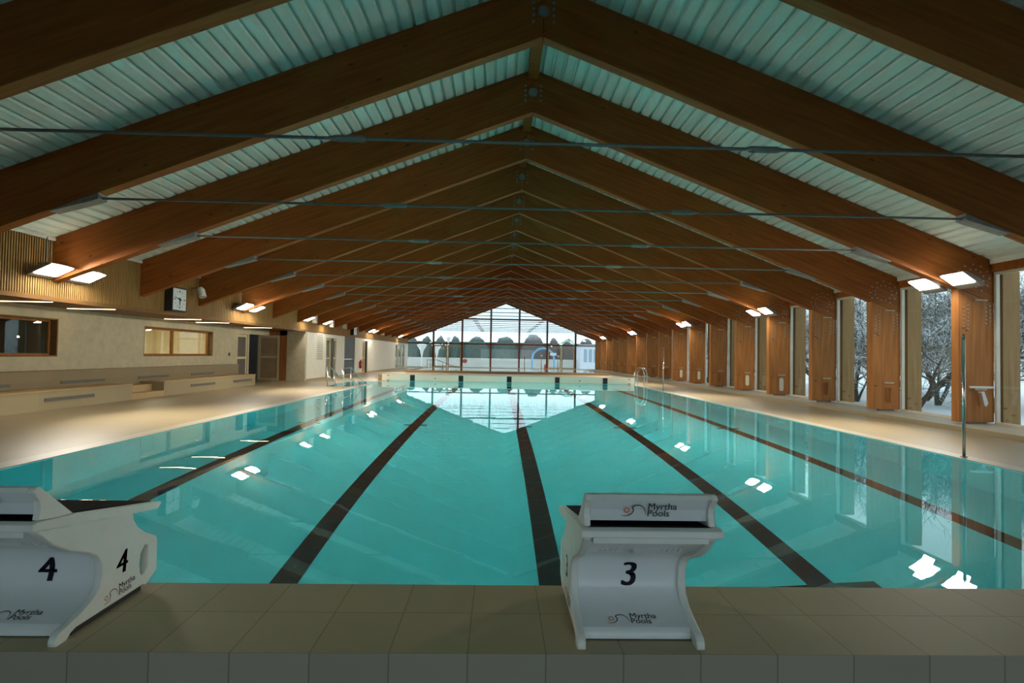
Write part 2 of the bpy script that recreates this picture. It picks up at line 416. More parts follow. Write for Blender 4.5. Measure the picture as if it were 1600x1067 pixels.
# paddling pool with a raised rim beyond the end wall
bs = empty('paddling_pool', (0.65, 45, ZD)); tag(bs, 'shallow paddling pool with brown raised rim beyond the white end wall', 'pool', kind='structure')
bm = bmesh.new(); X0, X1, Y1, Y2 = -6.97, 8.27, 40.0, 51.0
for q in ((X0, X1, Y1, Y1+0.4), (X0, X1, Y2-0.4, Y2), (X0, X0+0.4, Y1+0.4, Y2-0.4), (X1-0.4, X1, Y1+0.4, Y2-0.4)): B(bm, *q, ZD, 0.185)
obj('pool_rim', bm, M['basin_tile'], bs, (-0.65, -45, -ZD))
bm = bmesh.new(); B(bm, X0+0.4, X1-0.4, Y1+0.4, Y2-0.4, ZD, 0.04); obj('pool_bottom', bm, M['end_panel'], bs, (-0.65, -45, -ZD))
bm = bmesh.new(); vs = [bm.verts.new(p) for p in ((X0+0.4, Y1+0.4, 0.165), (X1-0.4, Y1+0.4, 0.165), (X1-0.4, Y2-0.4, 0.165), (X0+0.4, Y2-0.4, 0.165))]; bm.faces.new(vs)
obj('pool_water', bm, M['water'], bs, (-0.65, -45, -ZD))

# ------------------------------------------------------------------ roof
bm = bmesh.new()
P = 0.215
prof = [(0, 0), (0.138, 0), (0.152, 0.055), (0.201, 0.055)]
for side in (1, -1):
    pts = []
    L = (XR+0.35-RX) if side > 0 else (RX-XL+0.6)
    i = 0
    while i*P < L:
        for dx, dz in prof:
            d = i*P+dx
            pts.append((RX+side*d, TOP - SL*d + dz))
        i += 1
    A = [bm.verts.new((x, Y0-0.1, z)) for x, z in pts]; C = [bm.verts.new((x, 55.5, z)) for x, z in pts]
    for j in range(len(pts)-1): bm.faces.new((A[j], A[j+1], C[j+1], C[j]))
c = obj('ceiling', bm, M['deck_metal']); tag(c, 'pale ribbed metal roof deck above the timber frames', 'ceiling', kind='structure')

bm = bmesh.new()
for k in range(-1, 18):
    y0 = YK(k)+0.2 if k >= 0 else Y0
    B(bm, RX-0.11, RX+0.11, y0, YK(k+1), 7.40, 7.56)
rb = obj('ridge_beam', bm, M['glulam']); tag(rb, 'timber ridge purlin running under the roof peak', 'ridge beam', kind='structure')

# ------------------------------------------------------------------ timber portal frames
ANG = atan(SL)
def rafter_mesh(side, xend):
    """local x along the slope (grain), pivot at the soffit apex"""
    bm = bmesh.new()
    g = 0.006
    xa = RX+side*g
    P4 = [(xa, SOF), (xa, TOP-0.002), (xend, top(xend)-0.002), (xend, soff(xend))]
    th = ANG*side
    pts = []
    for x, z in P4:
        dx, dz = x-RX, z-SOF
        pts.append((dx*cos(th) - dz*sin(th), dx*sin(th) + dz*cos(th)))
    prism(bm, pts, 0.0, 0.2, 'Y')
    bmesh.ops.bevel(bm, geom=bm.edges[:], offset=0.006, segments=1, affect='EDGES')
    bmesh.ops.recalc_face_normals(bm, faces=bm.faces[:])
    return bm

def make_frame():
    t = empty('timber_portal_frame', (RX, 0, 0))
    for side, xe in ((-1, XL-0.02), (1, XR)):
        bm = rafter_mesh(side, xe)
        if side > 0:        # bolts of the bent joint stay in the rafter's mesh
            for i in range(12):
                for j in range(2):
                    a_ = radians(i*30+j*15); rr = 0.34-0.12*j
                    x, z = 10.28+rr*cos(a_)*1.05, 3.28+rr*sin(a_)*0.9
                    if soff(x)+0.05 < z < top(x)-0.06 and x < XR-0.05:
                        dx, dz = x-RX, z-SOF
                        disc(bm, (dx*cos(ANG)-dz*sin(ANG), -0.004, dx*sin(ANG)+dz*cos(ANG)), 0.017, 'Y', 0.018, 8, 1)
        r = obj('rafter', bm, [M['glulam'], M['bolt']], t, (0, 0, SOF)); r.rotation_euler = (0, ANG*side, 0)
    # column on the window side, its joint bolts part of the same mesh
    bm = bmesh.new()
    cx0, cx1 = 9.96, XR-0.02
    prism(bm, [(cx0, 0.16), (cx1, 0.16), (cx1, soff(cx1)-0.004), (cx0, soff(cx0)-0.004)], 0.0, 0.2, 'Y')
    bmesh.ops.bevel(bm, geom=bm.edges[:], offset=0.006, segments=1, affect='EDGES')
    for i in range(7):
        for j in range(2): disc(bm, (10.06+0.1*j, -0.004, 2.14+0.085*i+0.04*j), 0.017, 'Y', 0.018, 8, 1)
    for i in range(5):
        for j in range(2): disc(bm, (10.56+0.09*j, -0.004, 2.30+0.085*i+0.04*j), 0.017, 'Y', 0.018, 8, 1)
    cl = obj('column', bm, [M['glulam_column'], M['bolt']], t, (-RX, 0, 0))
    box('column_foot', (10.2, 10.6, 0.04, 0.16, 0.12, 0.162), M['galv'], t, 0, (-RX, 0, 0))
    box('outer_fin', (10.94, 11.33, 0.0, 0.2, -0.3, 3.45), M['fin_wood'], t, 0.004, (-RX, 0, 0))
    box('column_strip', (10.30, 10.58, -0.03, 0.0, 2.79, 2.825), M['strip_dull'], t, 0, (-RX, 0, 0))
    box('column_strip', (10.29, 10.55, -0.035, 0.0, 0.85, 0.89), M['strip_dull'], t, 0, (-RX, 0, 0))
    # apex connection
    bm = bmesh.new(); disc(bm, (0, -0.012, 7.09), 0.10, 'Y', 0.024, 8)
    for sx in (-1, 1):
        for i in range(4): disc(bm, (sx*0.165, -0.006, 6.92+0.105*i), 0.026, 'Y', 0.02, 10)
    obj('apex_plate', bm, M['galv'], t)
    # tie rod and its shoes
    bm = bmesh.new(); tube(bm, [(-7.13, 0.1, 3.85), (7.13, 0.1, 3.85)], 0.02, 8)
    rod = obj('tie_rod', bm, M['steel'], t)
    for sx in (-1, 1):
        bm = bmesh.new(); tube(bm, [(sx*2.62, 0.1, 3.85), (sx*2.56, 0.1, 3.85), (sx*2.52, 0.1, 3.85), (sx*2.22, 0.1, 3.85), (sx*2.18, 0.1, 3.85)], [0.02, 0.026, 0.04, 0.04, 0.026], 8)
        obj('turnbuckle', bm, M['galv'], rod)
        bm = bmesh.new()
        s0 = SOF-SL*7.85; s1 = SOF-SL*7.08
        prism(bm, [(sx*7.85, s0-0.002), (sx*7.08, s1-0.002), (sx*7.08, 3.82), (sx*7.2, 3.78), (sx*7.84, s0-0.02)], 0.0, 0.2, 'Y')
        obj('tie_shoe', bm, M['galv'], t)
    return t

frame0 = make_frame()
FR = {}
CARDS = {8: 'cream', 9: 'cream', 6: 'cream', 5: 'grey', 2: 'slip', 3: 'slot', 4: 'slot', 7: 'slot', 10: 'slot', 11: 'slot', 12: 'slot', 13: 'slot'}
for k in range(0, 19):
    f = frame0 if k == 0 else copy_tree(frame0)
    f.location = (RX, YK(k), 0); FR[k] = f
    where = {0: 'nearest', 18: 'at gable window'}.get(k, '')
    lab = f'{ORD[k]} timber roof frame counted from the starting blocks' + (f', {where}' if where else '')
    tag(f, lab, 'roof frame', 'timber roof frames across the hall', 'thing')
# the small fittings low on the columns differ from column to column
for k, kind in CARDS.items():
    f = FR[k]
    if kind == 'cream':
        bm = bmesh.new(); pts = arc(10.42, 0.70, 0.075, 0, 180, 6) + arc(10.42, 0.40, 0.075, 180, 360, 6); prism(bm, pts, -0.02, -0.002, 'Y')
        obj('oval_plate', bm, M['cream'], f, (-RX, 0, 0))['label'] = 'cream oval plate'
    elif kind == 'grey':
        bm = bmesh.new(); pts = arc(10.42, 0.70, 0.075, 0, 180, 6) + arc(10.42, 0.36, 0.075, 180, 360, 6); prism(bm, pts, -0.02, -0.002, 'Y')
        obj('oval_plate', bm, M['frame_light'], f, (-RX, 0, 0))['label'] = 'grey oval plate'
    elif kind == 'slip':
        bm = bmesh.new(); prism(bm, [(10.37, 0.82), (10.43, 0.835), (10.52, 0.58), (10.47, 0.51), (10.445, 0.53)], -0.10, -0.085, 'Y')
        B(bm, 10.39, 10.42, -0.09, 0.0, 0.80, 0.83)
        box('wide_strip', (10.18, 10.68, -0.04, 0.0, 0.895, 0.94), M['white_metal'], f, 0, (-RX, 0, 0))['label'] = 'white wide strip'
        obj('hanging_slip', bm, M['clock_face'], f, (-RX, 0, 0))['label'] = 'pale hanging slip'
    else:
        bm = bmesh.new(); B(bm, 10.44, 10.47, -0.06, 0.0, 0.36, 0.74); B(bm, 10.34, 10.44, -0.012, 0.0, 0.36, 0.74)
        obj('slot_plate', bm, M['frame_wood'], f, (-RX, 0, 0))

# ------------------------------------------------------------------ right side: kerb, lintel, windows
wr = empty('wall_right', (XR, 25, 0)); tag(wr, 'long window side wall with low kerb and timber lintel', 'wall', kind='structure')
PW = (-XR, -25, 0)
bm = bmesh.new(); B(bm, 9.58, 10.98, Y0, 54.9, 0.0, 0.12); o = obj('kerb', bm, [M['bench'], M['edge']], wr, PW)
for p in o.data.polygons:
    if p.normal.z > 0.5: p.material_index = 1
bm = bmesh.new()
for k in range(-3, 18):
    y0 = YK(k)+0.2 if k >= 0 else YK(k)
    if y0 < Y0: y0 = Y0
    B(bm, XR-0.06, XR+0.14, y0, YK(k+1), 3.42, 3.60)
obj('lintel', bm, M['glulam'], wr, PW)
bm = bmesh.new()
for k in range(-3, 18):
    y0 = max(Y0, YK(k)+0.2 if k >= 0 else YK(k))
    B(bm, XR-0.10, XR+0.14, y0, YK(k+1), 3.60, 3.72)
obj('roof_trim', bm, M['trimwhite'], wr, PW)
WN = [0]
def window(label, cat='window'):
    WN[0] += 1
    t = empty(f'window_{WN[0]}'); tag(t, label, cat, kind='structure'); return t
first = None
box('near_panel', (XR-0.04, XR+0.14, Y0, YK(0)-0.02, 0.12, 3.42), M['bay_dark'], wr, 0, PW)
for k in range(0, 18):
    y0 = max(Y0, YK(k)+0.205); y1 = YK(k+1)-0.005
    if y1 <= y0+0.4: continue
    num = k+1
    if k == 0: lab = 'tall side window nearest the camera, between the first and second timber columns'
    elif k == 17: lab = 'last tall side window before the gable'
    else: lab = f'tall narrow side window between the {ORD[k]} and {ORD[k+1]} timber columns'
    t = window(lab); t.location = (XR, (y0+y1)/2, 0.12)
    bm = bmesh.new(); rect_frame(bm, 'Y', y0, y1, 0.12, 3.42, XR-0.02, XR+0.06, 0.055)
    obj('window_frame', bm, M['frame_light'], t, (-XR, -(y0+y1)/2, -0.12))
    box('pane', (XR+0.015, XR+0.027, y0+0.055, y1-0.055, 0.175, 3.365), M['glass'], t, 0, (-XR, -(y0+y1)/2, -0.12))

# ------------------------------------------------------------------ gable window
gw = window('big gable window of wooden posts and misted panes at hall end'); gw.location = (RX, YG, 0)
GP = (-RX, -YG, 0)
MX = [-9.51, -6.76, -3.82, -0.88, 2.05, 4.93, 7.87, 10.05]
for i, x in enumerate(MX):
    w_ = 0.11 if i in (0, 7) else 0.085
    zt = (soff(x)+top(x))/2 if 0 < i < 7 else soff(x)+0.3
    box('post', (x-w_, x+w_, YG-0.14, YG+0.06, 0.02, zt), M['dark_frame'], gw, 0, GP)
for z, x0, x1 in ((2.52, MX[0], MX[-1]), (5.08, MX[2]-0.3, MX[5]+0.2)):
    box('transom', (x0, x1, YG-0.10, YG+0.05, z-0.06, z+0.06), M['dark_frame'], gw, 0, GP)
box('sill', (MX[0], MX[-1], YG-0.16, YG+0.1, 0.02, 0.12), M['trimwhite'], gw, 0, GP)
for i in range(7):
    x0, x1 = MX[i]+0.05, MX[i+1]-0.05
    pts = [(x0, 0.08), (x1, 0.08), (x1, soff(x1)+0.25)]
    if x0 < RX < x1: pts.append((RX, SOF+0.25))
    pts.append((x0, soff(x0)+0.25))
    bm = bmesh.new(); prism(bm, pts, YG-0.02, YG-0.008, 'Y')
    obj('pane', bm, M['gable_glass'], gw, GP)
# end post beside the timber columns, and left gable post infill
tag(box('wall_back', (XL-0.2, MX[0]-0.1, YG-0.1, YG+0.1, 0.0, 4.2), M['slat']), 'narrow timber strip left of the gable window', 'wall', kind='structure')
tag(box('wall_back_corner', (MX[-1]+0.1, XR+0.3, YG-0.1, YG+0.1, 0.0, 4.0), M['glulam_column']), 'narrow timber strip right of the gable window', 'wall', kind='structure')

DN = [0]
def door(label):
    DN[0] += 1
    t = empty(f'door_{DN[0]}'); tag(t, label, 'door', kind='structure'); return t
def gable_door(x0, x1, label):
    t = door(label); t.location = ((x0+x1)/2, YG, 0.02); off = (-(x0+x1)/2, -YG, -0.02)
    xm = (x0+x1)/2
    for a_, b_ in ((x0+0.06, xm-0.02), (xm+0.02, x1-0.06)):
        bm = bmesh.new(); rect_frame(bm, 'X', a_, b_, 0.10, 2.36, YG-0.12, YG-0.05, 0.12)
        lf = obj('door_leaf', bm, M['door_frame'], t, off)
        bm = bmesh.new(); B(bm, xm-0.09 if a_ < xm-0.5 else xm+0.05, xm-0.05 if a_ < xm-0.5 else xm+0.09, YG-0.17, YG-0.12, 0.95, 1.2)
        obj('door_handle', bm, M['galv'], lf)
gable_door(MX[1], MX[2], 'glazed double door in left part of the gable window')
gable_door(MX[5], MX[6], 'glazed double door in right part of the gable window')

# wall behind the camera with a wide daylight window
bm = bmesh.new()
HW = (-4.0, 7.5, 0.1, 2.7)
wall_boxes(bm, 'X', -12.6, 11.0, -0.2, 3.6, Y0-0.2, Y0, [HW])
prism(bm, [(-12.6, 3.6), (11.0, 3.6), (RX, 7.7)], Y0-0.2, Y0, 'Y')
tag(obj('wall_front', bm, M['bay_dark']), 'plain wall closing the hall behind the starting blocks', 'wall', kind='structure')
t = window('wide low window in the wall behind the starting blocks'); t.location = (1, Y0, 0.1)
bm = bmesh.new(); rect_frame(bm, 'X', HW[0], HW[1], HW[2], HW[3], Y0-0.15, Y0-0.05, 0.08); obj('window_frame', bm, M['frame_light'], t, (-1, -Y0, -0.1))
box('pane', (HW[0]+.08, HW[1]-.08, Y0-0.11, Y0-0.1, HW[2]+.08, HW[3]-.08), M['glass'], t, 0, (-1, -Y0, -0.1))

# ------------------------------------------------------------------ left side
wl = empty('wall_left', (XL, 25, 0)); tag(wl, 'left wall with slatted timber band above pale plaster', 'wall', kind='structure')
PL = (-XL, -25, 0)
XP = -11.1
W1 = (9.3, 13.68, 1.20, 2.15); W2 = (16.93, 20.95, 1.20, 2.15); D1 = (22.86, 23.82, 0.0, 2.13); OP = (23.95, 26.0, 0.0, 2.17)
bm = bmesh.new(); wall_boxes(bm, 'Y', Y0, 26.0, 0.0, SOFL, XP-0.28, XP, [W1, W2, D1, OP])
obj('bay_wall', bm, M['plaster'], wl, PL)
bm = bmesh.new(); wall_boxes(bm, 'X', -12.6, XL, 0.0, SOFL, 26.0, 26.2, [(-11.66, -10.25, 0.0, 2.20)])
obj('return_wall', bm, M['plaster'], wl, PL)
HOLES = [(29.05, 30.9, 0.0, 2.2), (32.5, 34.83, 0.0, SOFL), (36.7, 38.25, 0.0, 2.25), (48.3, 52.9, 0.0, 2.32)]
bm = bmesh.new(); wall_boxes(bm, 'Y', 26.2, 54.9, 0.0, SOFL, XL-0.2, XL, HOLES)
obj('long_wall', bm, M['whitewall'], wl, PL)
box('soffit', (-11.4, XL+0.01, Y0, 26.2, SOFL, SOFL+0.06), M['soffit'], wl, 0, PL)
box('slat_backing', (XL-0.25, XL-0.03, Y0, 54.9, SOFL+0.06, 3.75), M['slat_back'], wl, 0, PL)
bm = bmesh.new(); y = 6.0
while y < 54.85:
    B(bm, XL-0.03, XL+0.005, y, y+0.030, SOFL+0.0, 3.66); y += 0.056
obj('slat_cladding', bm, M['slat'], wl, PL)
box('slat_edge', (XL-0.03, XL+0.012, Y0, 54.9, SOFL-0.03, SOFL+0.03), M['soffit'], wl, 0, PL)
bm = bmesh.new()
for k in range(-3, 18):
    B(bm, XL-0.03, XL+0.05, max(Y0, YK(k)+0.2 if k >= 0 else YK(k)), YK(k+1), 3.655, 3.72)
obj('roof_trim', bm, M['trimwhite'], wl, PL)
box('skirting', (XL, XL+0.012, 26.2, 48.2, 0.02, 0.10), M['seat'], wl, 0, PL)

# rooms seen through the two bay windows
def room(name, y0, y1, m, label):
    bm = bmesh.new(); x0, x1, z0, z1 = -14.2, XP-0.28, 0.0, 2.7
    B(bm, x0-0.1, x0, y0, y1, z0, z1); B(bm, x0, x1, y0-0.1, y0, z0, z1); B(bm, x0, x1, y1, y1+0.1, z0, z1)
    B(bm, x0, x1, y0, y1, z0-0.1, z0); B(bm, x0, x1, y0, y1, z1, z1+0.1)
    o = obj(name, bm, m); tag(o, label, 'room', kind='structure'); return o
room('wall_office', 15.6, 22.4, M['room'], 'lit cream room behind the far bay window')
room('wall_store', 7.0, 15.4, M['room_dark'], 'dark room behind the near bay window')
room('wall_corridor', 22.6, 26.3, M['void'], 'dark corridor behind the open doorway')
o = box('ceiling_lamp', (-13.2, -12.2, 17.6, 20.4, 2.64, 2.69), M['room_lamp']); tag(o, 'lit ceiling panel inside the cream bay room', 'lamp', kind='thing')
bm = bmesh.new(); sphere(bm, (-12.9, 14.6, 1.70), 0.022); bm2 = obj('wall_light', bm, M['bulb']); tag(bm2, 'tiny lit bulb inside the dark room behind the near bay window', 'lamp', kind='thing')
def bay_window(W, label, mull):
    t = window(label); t.location = (XP, (W[0]+W[1])/2, W[2]); off = (-XP, -(W[0]+W[1])/2, -W[2])
    bm = bmesh.new(); rect_frame(bm, 'Y', W[0]+0.003, W[1]-0.003, W[2]+0.003, W[3]-0.003, XP-0.27, XP-0.004, 0.03)
    obj('reveal', bm, M['reveal'], t, off)
    bm = bmesh.new(); rect_frame(bm, 'Y', W[0]+0.033, W[1]-0.033, W[2]+0.033, W[3]-0.033, XP-0.24, XP-0.17, 0.05)
    B(bm, XP-0.24, XP-0.17, mull-0.05, mull+0.05, W[2]+0.08, W[3]-0.08)
    obj('window_frame', bm, M['frame_wood'], t, off)
    box('pane', (XP-0.21, XP-0.2, W[0]+0.083, W[1]-0.083, W[2]+0.083, W[3]-0.083), M['glass'], t, 0, off)
bay_window(W1, 'dark wood framed bay window nearest the camera, above the bench', 11.5)
bay_window(W2, 'lit wood framed bay window with centre post above the bench', 18.67)

# doors on the left
t = door('narrow pale framed door with two grey panes beside bench end'); t.location = (XP, 23.3, 0)
off = (-XP, -23.3, 0)
bm = bmesh.new(); wall_boxes(bm, 'Y', 22.87, 23.81, 0.03, 2.12, XP-0.10, XP-0.03, [(22.97, 23.70, 0.13, 1.07), (22.97, 23.70, 1.17, 2.02)])
lf = obj('door_leaf', bm, M['door_frame'], t, off)
box('door_pane', (XP-0.08, XP-0.06, 22.97, 23.70, 0.13, 1.07), M['grey_glass'], lf)
box('door_pane', (XP-0.08, XP-0.06, 22.97, 23.70, 1.17, 2.02), M['grey_glass'], lf)
t = door('pale framed door with two tan panels facing the camera'); t.location = (-11.1, 26.0, 0); off = (11.1, -26.0, 0)
bm = bmesh.new(); wall_boxes(bm, 'X', -11.62, -10.60, 0.03, 2.19, 25.99, 26.05, [(-11.50, -10.71, 0.13, 1.10), (-11.50, -10.71, 1.20, 2.07)])
lf = obj('door_leaf', bm, M['door_frame'], t, off)
box('door_panel', (-11.50, -10.71, 26.01, 26.03, 0.13, 1.10), M['door_panel'], lf)
box('door_panel', (-11.50, -10.71, 26.01, 26.03, 1.20, 2.07), M['door_panel'], lf)
bm = bmesh.new(); B(bm, -10.60, -10.25, 26.0, 26.1, 0.02, SOFL-0.002); B(bm, -11.9, -10.60, 25.985, 26.0, 2.195, SOFL-0.002); B(bm, -11.7, -10.2, 26.15, 26.2, 0.02, 2.2)
obj('door_surround', bm, M['frame_wood'], t, off)
box('opening_shade_sheet', (-12.6, -11.64, 25.93, 25.985, 0.02, 2.19), M['dark_panel'], t, 0, off)  # added dark sheet standing in for the shade inside the corridor opening

def backing(name, y0, y1, z1, m, label):
    tag(box(name, (XL-0.22, XL-0.20, y0, y1, 0.0, z1), m), label, 'wall', kind='structure')
backing('wall_recess', 29.0, 31.0, 2.3, M['cream'], 'cream wall seen through the glazed side door')
backing('wall_recess_far', 48.2, 53.0, 2.4, M['cream'], 'cream wall seen through the farthest side door')
def side_door(y0, y1, z1, label, leaves, m_frame, m_pane, open_leaf=None, w=0.09):
    t = door(label); yc = (y0+y1)/2; t.location = (XL, yc, 0); off = (-XL, -yc, 0)
    st = (y1-y0)/leaves
    for i in range(leaves):
        a_, b_ = y0+i*st+0.01, y0+(i+1)*st-0.01
        bm = bmesh.new(); wall_boxes(bm, 'Y', a_, b_, 0.03, z1-0.02, XL-0.10, XL-0.03, [(a_+w, b_-w, 0.13, 1.05), (a_+w, b_-w, 1.13, z1-0.13)])
        lf = obj('door_leaf', bm, m_frame, t, off)
        bm = bmesh.new(); B(bm, XL-0.075, XL-0.055, a_+w, b_-w, 0.13, 1.05); B(bm, XL-0.075, XL-0.055, a_+w, b_-w, 1.13, z1-0.13)
        obj('door_pane', bm, m_pane, lf)
    if open_leaf:
        box('door_edge', (XL-0.02, XL+0.10, open_leaf-0.04, open_leaf+0.04, 0.03, z1-0.02), M['dark_panel'], t, 0, off)
side_door(29.05, 30.9, 2.2, 'glazed double side door behind the pool stair rails', 2, M['door_frame'], M['glass'], 30.03)
side_door(36.7, 38.25, 2.25, 'pale side door with tan panes beside the fire extinguisher', 2, M['door_frame'], M['door_panel'], 37.6)
side_door(48.3, 52.9, 2.32, 'wide glazed side door next to the gable window', 3, M['door_frame'], M['glass'])
t = door('dark grey full height panel door midway along left wall'); t.location = (XL, 33.6, 0); off = (-XL, -33.6, 0)
box('upper_panel', (XL-0.12, XL-0.04, 32.5, 34.83, 1.02, SOFL-0.002), M['dark_panel'], t, 0, off)
box('lower_panel', (XL-0.12, XL-0.045, 32.5, 34.83, 0.03, 1.0), M['dark_panel'], t, 0, off)

t = empty('wall_switch', (XP, 22.2, 1.27)); tag(t, 'small dark switch on plaster right of the lit bay window', 'switch')
box('switch_plate', (XP, XP+0.02, 22.14, 22.26, 1.20, 1.34), M['grille'], t, 0, (-XP, -22.2, -1.27)); box('rocker', (XP+0.018, XP+0.028, 22.17, 22.23, 1.23, 1.31), M['black'], t, 0, (-XP, -22.2, -1.27))
t = empty('louvre_vent', (XL, 28.05, 1.7)); tag(t, 'white louvre vent with horizontal slots on the left wall', 'vent')
box('vent_frame', (XL+0.001, XL+0.012, 27.5, 28.58, 1.0, 2.41), M['whitewall'], t, 0, (-XL, -28.05, -1.7))
bm = bmesh.new()
for i in range(14): B(bm, XL+0.008, XL+0.016, 27.62, 28.48, 1.05+i*0.096, 1.085+i*0.096)
obj('vent_slots', bm, M['grille'], t, (-XL, -28.05, -1.7))

# ------------------------------------------------------------------ tiered bench
t = empty('tiered_bench', (-10.6, 11, ZD)); tag(t, 'long beige two tier tiled bench along left wall', 'bench')
off = (10.6, -11, -ZD)
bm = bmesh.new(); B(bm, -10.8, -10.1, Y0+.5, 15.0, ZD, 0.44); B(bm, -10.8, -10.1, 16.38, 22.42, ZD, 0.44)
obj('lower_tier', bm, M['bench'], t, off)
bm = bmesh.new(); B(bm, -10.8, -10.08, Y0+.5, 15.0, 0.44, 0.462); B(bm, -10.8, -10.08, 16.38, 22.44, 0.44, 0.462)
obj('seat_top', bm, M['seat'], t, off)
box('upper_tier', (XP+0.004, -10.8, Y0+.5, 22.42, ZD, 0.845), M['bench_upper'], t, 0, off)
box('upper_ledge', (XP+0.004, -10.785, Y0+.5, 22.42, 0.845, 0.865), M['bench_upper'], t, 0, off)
bm = bmesh.new(); B(bm, -10.8, -10.1, 15.0, 16.38, ZD, 0.19); B(bm, -10.8, -10.45, 15.0, 16.38, 0.19, 0.385)
obj('step', bm, M['seat'], t, off)
for y0, y1 in ((10.6, 12.06), (13.44, 14.9), (16.27, 17.72), (19.03, 20.5)):
    box('grille', (-10.8, -10.785, y0, y1, 0.53, 0.605), M['grille'], t, 0, off)
for y0, y1 in ((9.3, 10.7), (12.14, 13.6), (17.78, 19.28), (20.6, 22.08)):
    box('grille', (-10.1, -10.085, y0, y1, 0.215, 0.295), M['grille'], t, 0, off)

# ------------------------------------------------------------------ lights
def floodlight(side, yc, label, dy=0.0):
    t = empty('floodlight', (0, yc, 0)); tag(t, label, 'floodlight', 'lit floodlight panels along the walls')
    if side > 0: xi, zi, xo, zo = 9.48, 3.29, 9.75, 3.11
    else: xi, zi, xo, zo = -8.85, 3.065, -9.19, 2.90
    d = Vector((xo-xi, 0, zo-zi)).normalized(); up = Vector((-d.z, 0, d.x)) if side > 0 else Vector((d.z, 0, -d.x))
    if up.z < 0: up = -up
    def P(u, v): q = Vector((xi, 0, zi)) + d*u + up*v; return (q.x, q.z)
    L = (Vector((xo-xi, 0, zo-zi))).length
    mg = 0.17 if side > 0 else 0.12
    bm = bmesh.new(); prism(bm, [P(-0.03, 0.004), P(L+mg, 0.004), P(L+mg+0.02, 0.05), P(L+0.02, 0.10), P(0.05, 0.07)], -0.30, 0.30, 'Y')
    obj('housing', bm, M['lamp_case'], t)
    bm = bmesh.new(); prism(bm, [P(0, -0.012), P(L, -0.012), P(L, 0.006), P(0, 0.006)], -0.265, 0.265, 'Y')
    obj('light_panel', bm, M['panel_light'], t)
    bm = bmesh.new(); xw = 9.95 if side > 0 else XL+0.02
    q0 = P(L*0.6, 0.08); tube(bm, [(q0[0], 0, q0[1]), (xw, dy*0.5, q0[1]+0.08), (xw+(0.08 if side > 0 else 0), dy, q0[1]+0.08)] if side > 0 else [(q0[0], 0, q0[1]), (xw, 0, q0[1]+0.10)], 0.015, 6)
    obj('bracket', bm, M['galv'], t)
    if side < 0:
        bm = bmesh.new(); q1 = P(L*0.5, 0.08); tube(bm, [(q1[0]-0.12, 0, q1[1]-0.04), (q1[0]-0.12, 0, 3.66)], 0.012, 6); obj('suspension_rod', bm, M['galv'], t)
    # the lamp itself: wide floodlight optic right on the panel, shining down across the pool
    li = bpy.data.lights.new('flood_lamp', 'AREA'); li.shape = 'RECTANGLE'; li.size = 0.52; li.size_y = L-0.02
    li.energy = FLOOD; li.color = (1.0, 0.92, 0.78); li.spread = radians(106)
    lo = bpy.data.objects.new('flood_lamp', li); COL.objects.link(lo); lo.parent = t
    q = P(L/2, -0.016); lo.location = (q[0], 0, q[1])
    lo.rotation_euler = Vector((-0.87*side, 0, -0.49)).to_track_quat('-Z', 'X').to_euler()   # asymmetric optic thrown towards mid pool
    return t
FLOOD = 200
ydir = lambda k: (YK(k)-0.37, YK(k)+0.53)
right = {2: 'nearest', 5: 'second', 8: 'third', 12: 'fourth', 16: 'farthest'}
for k, nm in right.items():
    a_, b_ = ydir(k)
    floodlight(1, a_, f'floodlight panel on camera side of the {nm} pair on the right columns', 0.36)
    floodlight(1, b_, f'floodlight panel on far side of the {nm} pair on the right columns', -0.32)
for k, nm in {2: 'nearest', 5: 'second'}.items():
    a_, b_ = ydir(k)
    floodlight(-1, a_, f'floodlight panel on camera side of the {nm} pair on the slatted wall')
    floodlight(-1, b_, f'floodlight panel on far side of the {nm} pair on the slatted wall')
floodlight(-1, 25.42, 'single floodlight panel on the slatted wall above the pale return wall')
floodlight(-1, 28.15, 'single floodlight panel on the slatted wall above the louvre vent')
floodlight(-1, 37.95, 'camera side floodlight panel above the door with the fire extinguisher')
floodlight(-1, 38.95, 'far side floodlight panel above the door with the fire extinguisher')
floodlight(-1, 48.92, 'last floodlight panel on the slatted wall near the gable window')

for i, y in enumerate((11.8, 13.7, 17.6, 19.4, 23.0)):
    t = empty('soffit_strip_light', (-10.3, y, SOFL)); tag(t, f'thin warm strip light under the overhang, {ORD[i]} from the camera', 'strip light', 'strip lights under the slatted overhang')
    box('channel', (-10.92, -9.72, y-0.035, y+0.035, SOFL-0.012, SOFL), M['white_metal'], t, 0, (10.3, -y, -SOFL))
    box('diffuser', (-10.90, -9.74, y-0.025, y+0.025, SOFL-0.02, SOFL-0.012), M['led'], t, 0, (10.3, -y, -SOFL))

